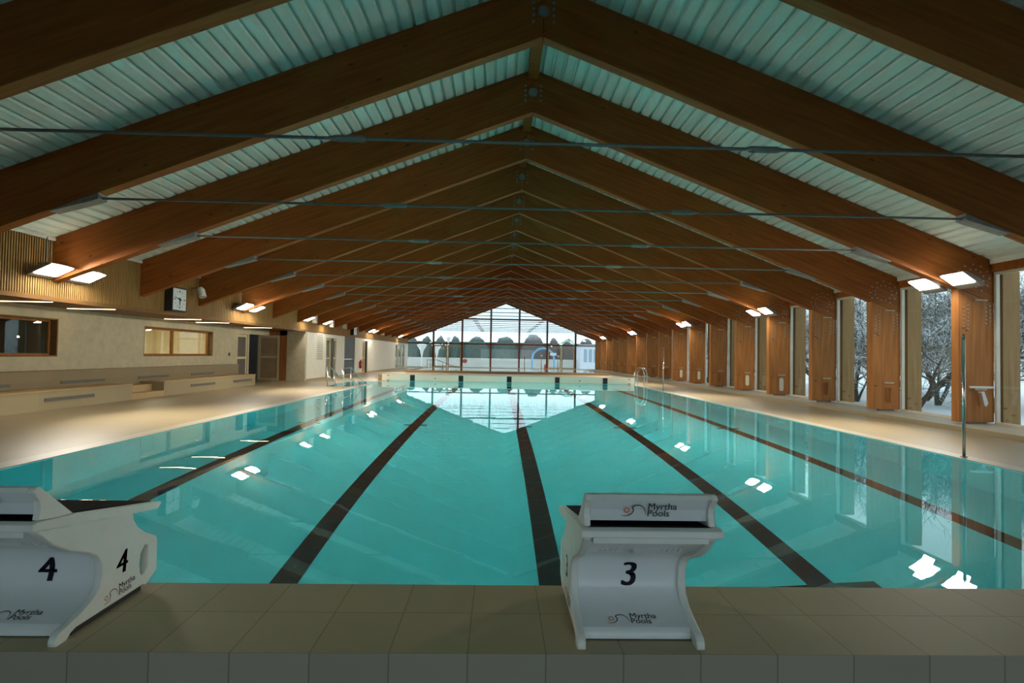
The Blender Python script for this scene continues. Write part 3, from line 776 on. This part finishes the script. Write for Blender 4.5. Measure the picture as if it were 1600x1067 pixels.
# ------------------------------------------------------------------ clocks and speakers
def clock(yc, zc, s, label):
    t = empty('wall_clock', (XL, yc, zc)); tag(t, label, 'clock')
    bm = bmesh.new(); B(bm, 0.006, 0.22, -s, s, -s, s); bmesh.ops.bevel(bm, geom=bm.edges[:], offset=0.01, segments=2, affect='EDGES')
    obj('case', bm, M['black'], t)
    box('face', (0.214, 0.224, -s*0.88, s*0.88, -s*0.88, s*0.88), M['clock_face'], t)
    bm = bmesh.new()
    for i in range(12):
        a_ = i*pi/6; rr = s*0.66; big = 0.045 if i % 3 == 0 else 0.022
        disc(bm, (0.226, rr*sin(a_), rr*cos(a_)), s*big*1.6, 'X', 0.006, 8)
    obj('hour_marks', bm, M['black'], t)
    def hand(name, ang, ln, w):
        bm = bmesh.new(); u = Vector((0, sin(ang), cos(ang))); v = Vector((0, cos(ang), -sin(ang)))
        q = [u*ln + v*w*0.4, u*ln - v*w*0.4, -u*ln*0.3 - v*w, -u*ln*0.3 + v*w]
        A = [bm.verts.new(p + Vector((0.230, 0, 0))) for p in q]; C = [bm.verts.new(p + Vector((0.236, 0, 0))) for p in q]
        bm.faces.new(A); bm.faces.new(C[::-1])
        for i in range(4): bm.faces.new((A[i], A[(i+1) % 4], C[(i+1) % 4], C[i]))
        obj(name, bm, M['black'], t)
    hand('minute_hand', radians(-75), s*0.72, s*0.045); hand('hour_hand', radians(178), s*0.5, s*0.06)
    return t
clock(15.4, 2.855, 0.345, 'large square wall clock with black case on the slats, nearest')
clock(34.0, 2.86, 0.345, 'smaller looking far square wall clock on the slatted wall')

def speaker(yc, zc, label, cyl=False):
    t = empty('wall_speaker', (XL+0.3, yc, zc)); tag(t, label, 'speaker', 'white speakers along the slatted wall')
    bm = bmesh.new()
    if cyl: tube(bm, [(-0.02, -0.1, 0.12), (0.02, -0.12, 0.05), (0.10, -0.16, -0.15)], [0.07, 0.10, 0.10], 14)
    else:
        B(bm, -0.10, 0.10, -0.12, 0.12, -0.18, 0.18); bmesh.ops.bevel(bm, geom=bm.edges[:], offset=0.02, segments=2, affect='EDGES')
    obj('speaker_body', bm, M['white_metal'], t)
    bm = bmesh.new()
    if cyl: disc(bm, (0.105, -0.165, -0.16), 0.085, 'Z', 0.02, 14)
    else: B(bm, 0.098, 0.106, -0.09, 0.09, -0.15, 0.15)
    obj('speaker_grille', bm, M['galv'], t)
    bm = bmesh.new(); tube(bm, [(-0.29, 0.0, 0.12), (-0.02, -0.03, 0.12)], 0.02, 6); obj('bracket', bm, M['galv'], t)
speaker(16.42, 3.18, 'white tubular speaker beside the large near clock', True)
speaker(26.35, 3.02, 'white box speaker above the pale return wall')
speaker(29.0, 2.95, 'white box speaker above the glazed side door')
speaker(31.4, 3.0, 'white box speaker left of the dark panel door')
speaker(41.6, 3.0, 'farthest small white speaker on the slatted wall')

# ------------------------------------------------------------------ starting blocks
ZP = 0.293
def make_block(num, xc, label):
    t = empty('starting_block', (xc, 2.35, ZP)); tag(t, label, 'starting block', 'white starting blocks on the near platform')
    yo = -2.35
    X0, X1 = -0.252, 0.252
    outline = [(1.995, .478), (2.02, .452), (2.075, .40), (2.16, .345), (2.255, .305), (2.305, .272), (2.332, .228), (2.336, .18), (2.325, .125), (2.284, .088),
               (2.225, .064), (2.157, .045), (2.118, .036), (2.108, .018), (2.108, 0.0), (2.15, 0.0), (2.175, .022), (2.20, .03), (2.60, .03), (2.622, .018),
               (2.645, .03), (2.696, .06), (2.694, .205), (2.684, .224), (2.602, .268), (2.55, .308), (2.518, .352), (2.51, .388)]
    hole = [(2.604, .215), (2.632, .207), (2.632, .10), (2.612, .075), (2.588, .061), (2.572, .09), (2.566, .13), (2.574, .18)]
    for nm, xa in (('side_panel', X0), ('side_panel', X1-0.034)):
        me = fill2d([outline, hole], 0.012, 0.005)
        mesh_obj(nm, me, M['block_white'], t, lambda c, xa=xa: Vector((xa+0.017+c.z, c.x+yo, c.y)))
    # concave front shell between the panels
    sh = [(2.035, .470), (2.06, .43), (2.12, .385), (2.20, .34), (2.28, .308), (2.325, .275), (2.352, .228), (2.356, .18), (2.344, .125), (2.30, .092), (2.24, .068), (2.175, .05), (2.172, .006)]
    def smoothp(p, it=2):
        for _ in range(it):
            q = [p[0]]
            for a_, b_ in zip(p, p[1:]):
                q += [(a_[0]*.75+b_[0]*.25, a_[1]*.75+b_[1]*.25), (a_[0]*.25+b_[0]*.75, a_[1]*.25+b_[1]*.75)]
            q.append(p[-1]); p = q
        return p
    top_sh = smoothp(sh[:-1]); S2 = top_sh + [sh[-1]]
    bm = bmesh.new()
    A = [bm.verts.new((X0+0.034, y+yo, z)) for y, z in S2]; C = [bm.verts.new((X1-0.034, y+yo, z)) for y, z in S2]
    A2 = [bm.verts.new((X0+0.034, y+yo+0.012, z)) for y, z in S2]; C2 = [bm.verts.new((X1-0.034, y+yo+0.012, z)) for y, z in S2]
    for i in range(len(S2)-1):
        bm.faces.new((A[i], C[i], C[i+1], A[i+1])); bm.faces.new((A2[i+1], C2[i+1], C2[i], A2[i]))
    o = obj('front_panel', bm, M['block_front'], t)
    for p in o.data.polygons: p.use_smooth = True
    # sloping plate, its lip, the dark grip mat
    bm = bmesh.new()
    prism(bm, [(1.962, .479), (1.966, .504), (1.99, .508), (2.17, .486), (2.69, .393), (2.702, .386), (2.676, .362), (2.51, .388), (2.12, .453)], X0-0.013, X1+0.013, 'X')
    bmesh.ops.bevel(bm, geom=bm.edges[:], offset=0.003, segments=1, affect='EDGES')
    for i in range(len(bm.verts)): pass
    o = obj('platform_plate', bm, M['block_white'], t, (0, yo, 0))
    bm = bmesh.new(); prism(bm, [(1.985, .452), (1.985, .480), (2.06, .468), (2.06, .44)], X0+0.036, X1-0.036, 'X')
    obj('front_lip', bm, M['block_white'], t, (0, yo, 0))
    bm = bmesh.new(); sl = (.393-.486)/(2.69-2.17); zf = lambda y: .486+sl*(y-2.17)
    prism(bm, [(2.005, .5085), (2.17, .4895), (2.672, zf(2.672)+.0035), (2.672, zf(2.672)-0.002), (2.17, .483), (2.005, .5035)], X0+0.022, X1-0.022, 'X')
    obj('grip_mat', bm, M['mat_dark'], t, (0, yo, 0))
    # back fin
    cheek = [(1.981, .616), (1.992, .630), (2.008, .633), (2.172, .487), (2.06, .500), (2.006, .508), (2.020, .548), (2.016, .575)]
    fin = empty('back_fin', (0, 0, 0)); fin.parent = t
    for xa in (X0+0.004, X1-0.028):
        bm = bmesh.new(); prism(bm, cheek, xa, xa+0.024, 'X'); bmesh.ops.bevel(bm, geom=bm.edges[:], offset=0.003, segments=1, affect='EDGES')
        obj('fin_cheek', bm, M['block_white'], fin, (0, yo, 0))
    bm = bmesh.new(); prism(bm, [(1.981, .616), (1.992, .630), (2.008, .633), (2.172, .487), (2.160, .487), (2.006, .612)], X0+0.028, X1-0.028, 'X')
    obj('fin_back', bm, M['block_white'], fin, (0, yo, 0))
    bm = bmesh.new(); prism(bm, [(2.004, .613), (2.030, .565), (2.036, .522), (2.046, .522), (2.040, .568), (2.014, .613)], X0+0.028, X1-0.028, 'X')
    obj('fin_face', bm, M['block_front'], fin, (0, yo, 0))
    # dark base strip
    bm = bmesh.new(); B(bm, X0+0.010, X1-0.010, 2.19+yo, 2.60+yo, 0.0, 0.03); obj('base_strip', bm, M['rubber'], t)
    bm = bmesh.new()
    for gx in (-0.125, 0.125):
        for i in range(4): B(bm, gx-0.036+i*0.022, gx-0.032+i*0.022, 2.10+yo, 2.14+yo, .36, .385)
    # ---- lettering
    arcs = [0]
    for a_, b_ in zip(S2, S2[1:]): arcs.append(arcs[-1]+sqrt((a_[0]-b_[0])**2+(a_[1]-b_[1])**2))
    def on_shell(u, s, lift=0.0015):
        s = max(0, min(arcs[-1]-1e-6, s)); i = 0
        while arcs[i+1] < s: i += 1
        f = (s-arcs[i])/(arcs[i+1]-arcs[i]); a_, b_ = S2[i], S2[i+1]
        y, z = a_[0]+(b_[0]-a_[0])*f, a_[1]+(b_[1]-a_[1])*f
        d = Vector((0, b_[0]-a_[0], b_[1]-a_[1])).normalized(); nrm = Vector((0, d.z, -d.y))
        if nrm.y > 0: nrm = -nrm
        return Vector((u, y+yo, z)) + nrm*lift
    def s_at(z):
        best = min(range(len(S2)-1), key=lambda i: abs((S2[i][1]+S2[i+1][1])/2-z)); return (arcs[best]+arcs[best+1])/2
    def subdiv_map(me, fn, name, m, fat=0.0003):
        bm = bmesh.new()
        for dx in (-fat, 0.0, fat):          # heavier strokes
            n0 = len(bm.verts); bm.from_mesh(me); bm.verts.ensure_lookup_table()
            for v in bm.verts[n0:]: v.co.x += dx
        bpy.data.meshes.remove(me)
        bmesh.ops.triangulate(bm, faces=bm.faces[:])
        for _ in range(3):
            es = [e for e in bm.edges if e.calc_length() > 0.010]
            if not es: break
            bmesh.ops.subdivide_edges(bm, edges=es, cuts=1)
            bmesh.ops.triangulate(bm, faces=bm.faces[:])
        for v in bm.verts: v.co = fn(v.co)
        me2 = bpy.data.meshes.new(name); bm.to_mesh(me2); bm.free(); me2.materials.append(m)
        return link(name, me2, t)
    def logo(place, sc, nm='logo'):
        """wave, sun and two words; place maps (u right, v up) in metres to the surface"""
        me = text_mesh('Myrtha\nPools', 0.039*sc, 0.0, 0.0002, 0.0, 0.72, 'LEFT')
        o = subdiv_map(me, lambda c: place(c.x+0.012*sc, c.y, 0), nm, M['logo_line'])
        bm = bmesh.new()
        wave = [(-0.085, -0.022), (-0.07, -0.026), (-0.055, -0.022), (-0.043, -0.012), (-0.040, 0.002), (-0.048, 0.012), (-0.036, 0.019), (-0.022, 0.021), (-0.008, 0.016), (0.002, 0.004), (0.006, -0.012), (0.007, -0.022)]
        wave = smoothp(wave, 2)
        wd = [0.0005 + 0.0018*sin(pi*min(1, i/len(wave)*1.1)) for i in range(len(wave))]
        L_, R_ = [], []
        for i, p in enumerate(wave):
            q0, q1 = wave[max(0, i-1)], wave[min(len(wave)-1, i+1)]
            d = Vector((q1[0]-q0[0], q1[1]-q0[1])).normalized()
            L_.append(bm.verts.new(place((p[0]-d.y*wd[i])*sc, (p[1]+d.x*wd[i])*sc, 0))); R_.append(bm.verts.new(place((p[0]+d.y*wd[i])*sc, (p[1]-d.x*wd[i])*sc, 0)))
        for i in range(len(wave)-1): bm.faces.new((L_[i], L_[i+1], R_[i+1], R_[i]))
        obj('logo_wave', bm, M['logo_line'], o)
        bm = bmesh.new(); N = 20; c0 = (-0.066, -0.001)
        I_ = [bm.verts.new(place((c0[0]+0.0065*cos(2*pi*i/N))*sc, (c0[1]+0.0065*sin(2*pi*i/N))*sc, 0)) for i in range(N)]
        O_ = [bm.verts.new(place((c0[0]+(0.0125 if i % 2 else 0.0105)*cos(2*pi*i/N))*sc, (c0[1]+(0.0125 if i % 2 else 0.0105)*sin(2*pi*i/N))*sc, 0)) for i in range(N)]
        for i in range(N): bm.faces.new((I_[i], I_[(i+1) % N], O_[(i+1) % N], O_[i]))
        obj('logo_sun', bm, M['orange'], o)['label'] = 'orange sun ring'
    # number on the front
    sc0 = s_at(.193)
    me = text_mesh(num, 0.156, 0.10)
    subdiv_map(me, lambda c: on_shell(c.x+0.005, sc0-c.y), 'lane_number', M['navy'], 0.004)
    s1 = s_at(.056)-0.028
    logo(lambda u, v, l: on_shell(u-0.03, s1-v), 1.0)
    # fin logo on the upright face
    def on_fin(u, v, l):
        z = .567+v; y = 2.036 - (z-.522)*(0.036/0.09)*0.9
        return Vector((u-0.02, y+yo-0.004, z))
    logo(on_fin, 1.0)
    # numbers and logos on the outer side panels
    for sx in (1, -1):
        xs = (X1+0.0006) if sx > 0 else (X0-0.0006)
        me = text_mesh(num, 0.143, 0.08)
        def side(c, sx=sx, xs=xs): return Vector((xs, 2.452+sx*c.x+yo, .182+c.y))
        subdiv_map(me, side, 'lane_number', M['navy'], 0.0035)
        ca, sa = cos(radians(4)), sin(radians(4))
        logo(lambda u, v, l, sx=sx, xs=xs: Vector((xs, 2.425+sx*(u*ca-v*sa)+yo, .070+u*sa*0.3+v)), 0.95)
    # moulded vents on the front
    bmv = bm
    for v in bmv.verts:
        v.co = on_shell(v.co.x, s_at(v.co.z), 0.0025 if v.co.y < 2.12+yo else -0.001)
    obj('front_vents', bmv, M['block_white'], t)
    return t
make_block('3', 0.578, 'white starting block marked 3 standing right of centre')
make_block('4', -1.922, 'white starting block marked 4 cut by the left edge')

# ------------------------------------------------------------------ poles, ladder, handrails
def flag_post(x, y, h, label):
    t = empty('flag_post', (x, y, ZD)); tag(t, label, 'post', 'steel flag posts at the right pool edge')
    bm = bmesh.new(); tube(bm, [(0, 0, 0), (0, 0, h)], 0.022, 12); obj('pole', bm, M['chrome'], t, smooth=True)
    bm = bmesh.new(); tube(bm, [(0, 0, h-0.005), (0, 0, h+0.02)], 0.026, 12); disc(bm, (0, 0, h+0.04), 0.018, 'Y', 0.012, 10); obj('top_cap', bm, M['galv'], t)
    bm = bmesh.new(); tube(bm, [(0, 0, 0.001), (0, 0, 0.012)], 0.05, 14); obj('floor_socket', bm, M['galv'], t)
flag_post(7.04, 7.92, 1.80, 'slim steel flag post at pool edge, nearest the camera')
flag_post(6.98, 22.5, 1.82, 'slim steel flag post at pool edge, far along')

t = empty('pool_ladder', (6.9, 26.3, 0)); tag(t, 'chrome pool ladder with arched rails at far right corner', 'ladder')
for dy in (-0.26, 0.26):
    bm = bmesh.new()
    pts = [(-0.10, dy, -1.2), (-0.10, dy, 0.55)] + [(0.14-0.24*cos(radians(a_)), dy, 0.55+0.38*sin(radians(a_))) for a_ in range(15, 180, 15)] + [(0.38, dy, 0.55), (0.38, dy, 0.035)]
    tube(bm, pts, 0.021, 10); obj('ladder_rail', bm, M['chrome'], t, smooth=True)
for z in (-0.25, -0.52, -0.79, -1.06):
    box('rung', (-0.14, -0.06, -0.26, 0.26, z-0.012, z+0.012), M['chrome'], t)

def stair_rail(x, y0, ylev, label):
    t = empty('stair_handrail', (x, y0, ZD)); tag(t, label, 'handrail')
    off = (-x, -y0, -ZD)
    bm = bmesh.new(); zl = 0.80; yend = ylev+2.3
    tube(bm, [(x-0.04, y0-0.10, 0.42), (x-0.02, y0-0.14, 0.66), (x, y0-0.10, zl-0.03), (x, y0, zl), (x, ylev, zl), (x, yend, 0.02), (x, yend+0.25, -0.10)], 0.021, 10)
    obj('top_rail', bm, M['chrome'], t, off, smooth=True)
    bm = bmesh.new(); tube(bm, [(x, y0+0.02, 0.40), (x, ylev, 0.36), (x, ylev+1.05, -0.02), (x, ylev+1.3, -0.11)], 0.016, 8)
    obj('lower_rail', bm, M['chrome'], t, off, smooth=True)
    for yy in (y0, ylev+0.0 if ylev-y0 > 0.6 else ylev+0.55, ylev+0.8):
        zz = zl if yy <= ylev else zl-(yy-ylev)*0.78/2.3
        bm = bmesh.new(); tube(bm, [(x, yy, ZD if yy < 22.2 else -0.35), (x, yy, zz)], 0.021, 10); obj('rail_post', bm, M['chrome'], t, off, smooth=True)
stair_rail(-7.04, 22.15, 22.5, 'chrome stair handrail on the wall side of the pool steps')
stair_rail(-6.10, 21.15, 22.2, 'chrome stair handrail with level top bar beside the lap pool')

# ------------------------------------------------------------------ extinguishers, posts beyond
def extinguisher(x, y, z, label):
    t = empty('fire_extinguisher', (x, y, z)); tag(t, label, 'fire extinguisher')
    bm = bmesh.new(); tube(bm, [(0, 0, 0), (0, 0, 0.02), (0, 0, 0.42), (0, 0, 0.49), (0, 0, 0.52)], [0.07, 0.085, 0.085, 0.05, 0.025], 14); obj('cylinder', bm, M['red'], t, smooth=True)
    bm = bmesh.new(); B(bm, -0.02, 0.02, -0.05, 0.04, 0.52, 0.58); tube(bm, [(0.03, 0.02, 0.55), (0.11, 0.05, 0.45), (0.11, 0.05, 0.2)], 0.013, 6); obj('valve_hose', bm, M['black'], t)
    box('body_label', (0.075, 0.088, -0.045, 0.045, 0.2, 0.34), M['sign_white'], t)
extinguisher(XL+0.10, 35.95, 0.38, 'red fire extinguisher on left wall beside the dark door')
extinguisher(4.72, 54.5, 0.02, 'red fire extinguisher at foot of the gable window post')

for i, (x, lab) in enumerate(((2.27, 'left'), (3.76, 'middle'), (5.24, 'right'))):
    t = empty('basin_post', (x, 47.3, ZD)); tag(t, f'slim grey post with round white cap, {lab} one of three in the paddling pool', 'post', 'three capped posts in the paddling pool')
    bm = bmesh.new(); tube(bm, [(0, 0, 0), (0, 0, 1.32)], 0.032, 10); obj('pole', bm, M['galv'], t, smooth=True)
    bm = bmesh.new(); sphere(bm, (0, 0, 1.40), 0.085); obj('cap', bm, M['white_metal'], t, smooth=True)

t = empty('basin_railing', (-6.2, 47.0, ZD)); tag(t, 'thin metal stair railing at left of the paddling pool', 'railing')
off = (6.2, -47.0, -ZD)
bm = bmesh.new(); tube(bm, [(-6.25, 46.6, 0.90), (-5.4, 46.6, 0.92), (-3.6, 46.6, 0.25)], 0.022, 8); obj('hand_rail', bm, M['galv'], t, off)
bm = bmesh.new(); tube(bm, [(-6.25, 46.6, 0.5), (-5.9, 46.6, 0.5), (-4.6, 46.6, 0.1)], 0.016, 8); obj('mid_rail', bm, M['galv'], t, off)
for x, z in ((-6.25, 0.93), (-5.95, 0.93), (-4.9, 0.72)):
    bm = bmesh.new(); tube(bm, [(x, 46.6, ZD), (x, 46.6, z)], 0.022, 8); obj('rail_post', bm, M['galv'], t, off)

# ------------------------------------------------------------------ outside
bm = bmesh.new()
for x0, x1, y0, y1 in ((-150, -14.5, -60, 220), (11.0, 150, -60, 220), (-14.5, 11.0, 55.1, 220), (-14.5, 11.0, -60, Y0-0.2)):
    vs = [bm.verts.new(p) for p in ((x0, y0, -0.28), (x1, y0, -0.28), (x1, y1, -0.28), (x0, y1, -0.28))]; bm.faces.new(vs)
tag(obj('ground', bm, M['snow']), 'snow covered ground outside the hall', 'ground', kind='structure')

tag(box('boundary_wall', (-14, 10.0, 68.0, 68.25, -0.3, 0.98), M['concrete']), 'long pale concrete wall outside behind the gable window', 'wall', kind='thing')
def lump(name, c, r, m, seed, label, group):
    rnd = random.Random(seed); bm = bmesh.new()
    bmesh.ops.create_icosphere(bm, subdivisions=4, radius=1)
    from mathutils import noise
    for v in bm.verts:
        d = 1 + 0.07*noise.noise(v.co*2.3+Vector((seed, 0, 0))) + 0.05*noise.noise(v.co*7+Vector((0, seed, 0))) + 0.05*noise.noise(v.co*18)
        v.co = Vector((v.co.x*r[0]*d, v.co.y*r[1]*d, v.co.z*r[2]*d))
    o = obj(name, bm, m, None, c, smooth=False); tag(o, label, 'bush', group)
    return o
BU = [(-12.3, 1.25, 3.75, 0), (-10.3, 0.95, 3.85, 0), (-8.25, 0.95, 3.85, 0), (-6.2, 0.95, 3.95, 0), (-3.2, 1.85, 3.9, 0), (0.8, 1.85, 4.05, 0), (4.8, 1.85, 4.4, 1), (7.75, 0.95, 3.95, 1), (9.75, 1.0, 3.95, 1), (12.4, 1.4, 3.9, 1)]
for i, (x, rx, h, kind) in enumerate(BU):
    lump('dense_bush', (x, 75+(i % 2)*0.8, 0.6), (rx, 1.4, h-0.6), M['bush_brown'] if kind else M['bush'], i*3.7+1,
         f'dark rounded bush beyond the concrete wall, {ORD[i]} from the left', 'bushes beyond the concrete wall')
tag(box('hedge', (-16, 18, 79.5, 81.0, -0.3, 3.3), M['bush']), 'dark clipped hedge behind the rounded bushes', 'hedge')

t = empty('splash_arch', (5.05, 61, -0.28)); tag(t, 'light blue spray arch standing outside right of centre', 'spray arch')
bm = bmesh.new()
pts = [(-1.25, 0, 0.0), (-1.25, 0, 1.1)] + [(-1.25*cos(radians(a_)), 0, 1.3+1.25*sin(radians(a_))) for a_ in range(0, 181, 12)] + [(1.25, 0, 1.1), (1.25, 0, 0.0)]
tube(bm, pts, 0.11, 12); obj('arch_tube', bm, M['blue_paint'], t, smooth=True)
bm = bmesh.new(); B(bm, -0.55+1.35, 1.5, -0.15, 0.15, 1.75, 2.05); obj('snow_cap', bm, M['snow'], t)
t = empty('splash_post', (7.0, 60.5, -0.28)); tag(t, 'pale green hooked spray post standing outside the right door', 'spray post')
bm = bmesh.new(); tube(bm, [(0, 0, 0), (0, 0, 2.9), (0.2, 0, 3.25), (0.7, 0, 3.45), (1.3, 0, 3.3), (1.5, 0, 3.0)], 0.10, 10); obj('hooked_tube', bm, M['green_paint'], t, smooth=True)
bm = bmesh.new(); sphere(bm, (0.0, 0, 3.05), 0.2); sphere(bm, (1.25, 0, 3.4), 0.2); obj('snow_cap', bm, M['snow'], t, smooth=True)
for i, (x, lab) in enumerate(((-9.1, 'left'), (-7.35, 'right'))):
    t = empty('folded_parasol', (x, 63, -0.28)); tag(t, f'white funnel shaped parasol outside the left panes, {lab} one', 'parasol', 'white funnels outside the left panes')
    bm = bmesh.new(); tube(bm, [(0, 0, 0), (0, 0, 1.6)], 0.05, 8); obj('pole', bm, M['white_metal'], t)
    bm = bmesh.new(); tube(bm, [(0, 0, 1.3), (0, 0, 2.1), (0, 0, 2.75), (0, 0, 2.85)], [0.06, 0.22, 0.62, 0.3], 12); obj('funnel', bm, M['white_metal'], t)
t = empty('street_lamp', (-6.1, 64, -0.28)); tag(t, 'white lamp column outside between the left door leaves', 'lamp post')
bm = bmesh.new(); tube(bm, [(0, 0, 0), (0, 0, 3.5)], 0.09, 10); obj('column', bm, M['white_metal'], t)
bm = bmesh.new(); sphere(bm, (0, 0, 3.55), 0.25); obj('lamp_head', bm, M['white_metal'], t)
t = empty('round_sign', (-3.5, YG-0.03, 0.75)); tag(t, 'round red and white no entry sticker on a gable pane', 'sign')
bm = bmesh.new(); disc(bm, (0, 0, 0), 0.24, 'Y', 0.006, 24); obj('sign_disc', bm, plain('sign_pink', (0.75, 0.35, 0.33), 0.6), t)
box('sign_bar', (-0.15, 0.15, -0.008, -0.003, -0.04, 0.04), M['red'], t)
t = empty('garden_bench', (-0.2, 63, -0.28)); tag(t, 'snowy low bench outside behind the middle gable panes', 'bench')
box('bench_seat', (-0.9, 0.9, -0.25, 0.25, 0.38, 0.46), M['concrete'], t); box('bench_leg', (-0.7, -0.55, -0.2, 0.2, 0, 0.38), M['concrete'], t); box('bench_leg', (0.55, 0.7, -0.2, 0.2, 0, 0.38), M['concrete'], t)

t = empty('low_building', (12.8, 66, -0.28)); tag(t, 'low pale building with tall windows outside at right', 'building')
box('building_wall', (-2.6, 4.5, 0, 5, 0, 3.0), M['facade'], t); box('building_roof', (-2.8, 4.7, -0.2, 5.2, 3.0, 3.15), M['snow'], t)
for i in range(5):
    x = -2.3+i*0.62; box('building_window', (x, x+0.42, -0.02, 0.0, 1.0, 2.6), M['facade_glass'], t)

# bare thicket trees along the window side
def make_tree(seed, stems):
    rnd = random.Random(seed); tb = bmesh.new(); cb = bmesh.new()
    def grow(p, d, L, r, lvl):
        n = 4 if lvl < 3 else 3; pts = [p.copy()]; q = p.copy(); dd = d.copy()
        for i in range(n):
            dd = (dd + Vector((rnd.uniform(-1, 1), rnd.uniform(-1, 1), rnd.uniform(-0.5, 0.8)))*0.24).normalized()
            q = q + dd*(L/n); pts.append(q.copy())
        rr = [r*(1-0.55*i/n) for i in range(n+1)]
        tube(tb if lvl < 2 else cb, pts, rr, 7 if lvl < 2 else 3, False)
        if lvl >= 4: return
        kids = {0: 5, 1: 6, 2: 7, 3: 6}[lvl]
        for i in range(kids):
            f = (0.25 if lvl else 0.4)+0.7*(i+rnd.random()*0.7)/kids; f = min(f, 0.99); j = min(n-1, int(f*n)); base = pts[j].lerp(pts[j+1], f*n-j)
            ax = Vector((rnd.uniform(-1, 1), rnd.uniform(-1, 1), rnd.uniform(-0.35, 0.8))).normalized()
            grow(base, (dd*0.5 + ax).normalized(), L*rnd.uniform(0.5, 0.74), max(0.0055, r*0.45), lvl+1)
    for lean, L, r in stems: grow(Vector((0, 0, -0.05)), Vector(lean).normalized(), L, r, 0)
    t = empty('bare_tree'); obj('trunk', tb, M['trunk'], t, smooth=True); obj('branches', cb, M['twig'], t)
    return t
TR = [make_tree(3, [((0.45, 0.55, 0.8), 2.6, 0.11), ((-0.1, 0.5, 1), 2.2, 0.07), ((0.4, -0.5, 1), 2.2, 0.06)]),
      make_tree(11, [((0.1, 0.3, 1), 2.4, 0.09), ((-0.3, -0.4, 1), 2.3, 0.06), ((0.3, -0.2, 1), 2.0, 0.05)]),
      make_tree(23, [((-0.3, 0.3, 1), 2.5, 0.09), ((0.3, 0.1, 1), 2.3, 0.07), ((0.0, -0.5, 0.9), 1.9, 0.05)])]
spots = [(14.3, 18.0, 0, 1.0, 0.0), (17.2, 18.2, 1, 1.2, 1.0), (15.2, 22.3, 2, 1.1, 2.2), (19.0, 23.5, 0, 1.35, 4.0), (15.0, 27.2, 1, 1.1, 3.0), (18.6, 30.0, 2, 1.3, 0.7),
         (15.2, 32.5, 0, 1.1, 5.2), (15.2, 38.5, 2, 1.15, 3.6), (15.6, 46.0, 1, 1.2, 1.6), (21.0, 18.5, 2, 1.5, 5.0), (23.5, 26.0, 1, 1.6, 2.0), (16.3, 12.5, 2, 1.15, 3.3), (22.0, 36.0, 0, 1.6, 1.1), (17.6, 21.0, 2, 1.15, 5.6), (25.5, 30.5, 0, 1.7, 2.6), (21.5, 27.3, 1, 1.4, 4.4)]
used = set()
for i, (x, y, v, sc, rz) in enumerate(spots):
    o = copy_tree(TR[v]) if v in used else TR[v]; used.add(v)
    o.location = (x, y, -0.3); o.scale = (sc, sc, sc); o.rotation_euler = (0, 0, rz)
    lab = 'bare snow dusted tree with leaning forked trunk outside the nearest side windows' if i == 0 else \
          f'bare snow dusted tree outside the side windows, {ORD[i]} of the thicket'
    tag(o, lab, 'tree', 'bare trees outside the side windows')

# ------------------------------------------------------------------ sky, camera, view
wd = bpy.data.worlds.new('overcast'); S.world = wd; wd.use_nodes = True
nt = wd.node_tree; bg = nt.nodes['Background']
tc = nt.nodes.new('ShaderNodeTexCoord'); sp = nt.nodes.new('ShaderNodeSeparateXYZ'); rp = nt.nodes.new('ShaderNodeValToRGB')
nt.links.new(tc.outputs['Generated'], sp.inputs[0]); nt.links.new(sp.outputs['Z'], rp.inputs['Fac'])
rp.color_ramp.elements[0].color = (0.78, 0.90, 0.96, 1); rp.color_ramp.elements[1].color = (0.70, 0.86, 1.0, 1)
nt.links.new(rp.outputs['Color'], bg.inputs['Color']); bg.inputs['Strength'].default_value = 1.75

cam = bpy.data.cameras.new('camera'); co = bpy.data.objects.new('camera', cam); COL.objects.link(co); S.camera = co
cam.sensor_width = 36; cam.lens = 833.06*36/1600; cam.clip_start = 0.05; cam.clip_end = 400
yaw, pitch, roll = 0.0237, 0.0256, 0.0174
fw = Vector((sin(yaw)*cos(pitch), cos(yaw)*cos(pitch), sin(pitch))); r = Vector((cos(yaw), -sin(yaw), 0)); u = r.cross(fw)
Rv = r*cos(roll) + u*sin(roll); Uv = -r*sin(roll) + u*cos(roll)
m = Matrix((Rv, Uv, -fw)).transposed().to_4x4(); m.translation = Vector((0, 0, 1.4363)); co.matrix_world = m

vs = S.view_settings; vs.view_transform = 'Standard'; vs.look = 'None'; vs.gamma = 1; vs.use_curve_mapping = False; vs.exposure = 0.0
try:
    S.cycles.max_bounces = 10; S.cycles.diffuse_bounces = 5; S.cycles.transparent_max_bounces = 16; S.cycles.sample_clamp_indirect = 0
    S.cycles.blur_glossy = 1.0
except Exception:
    pass
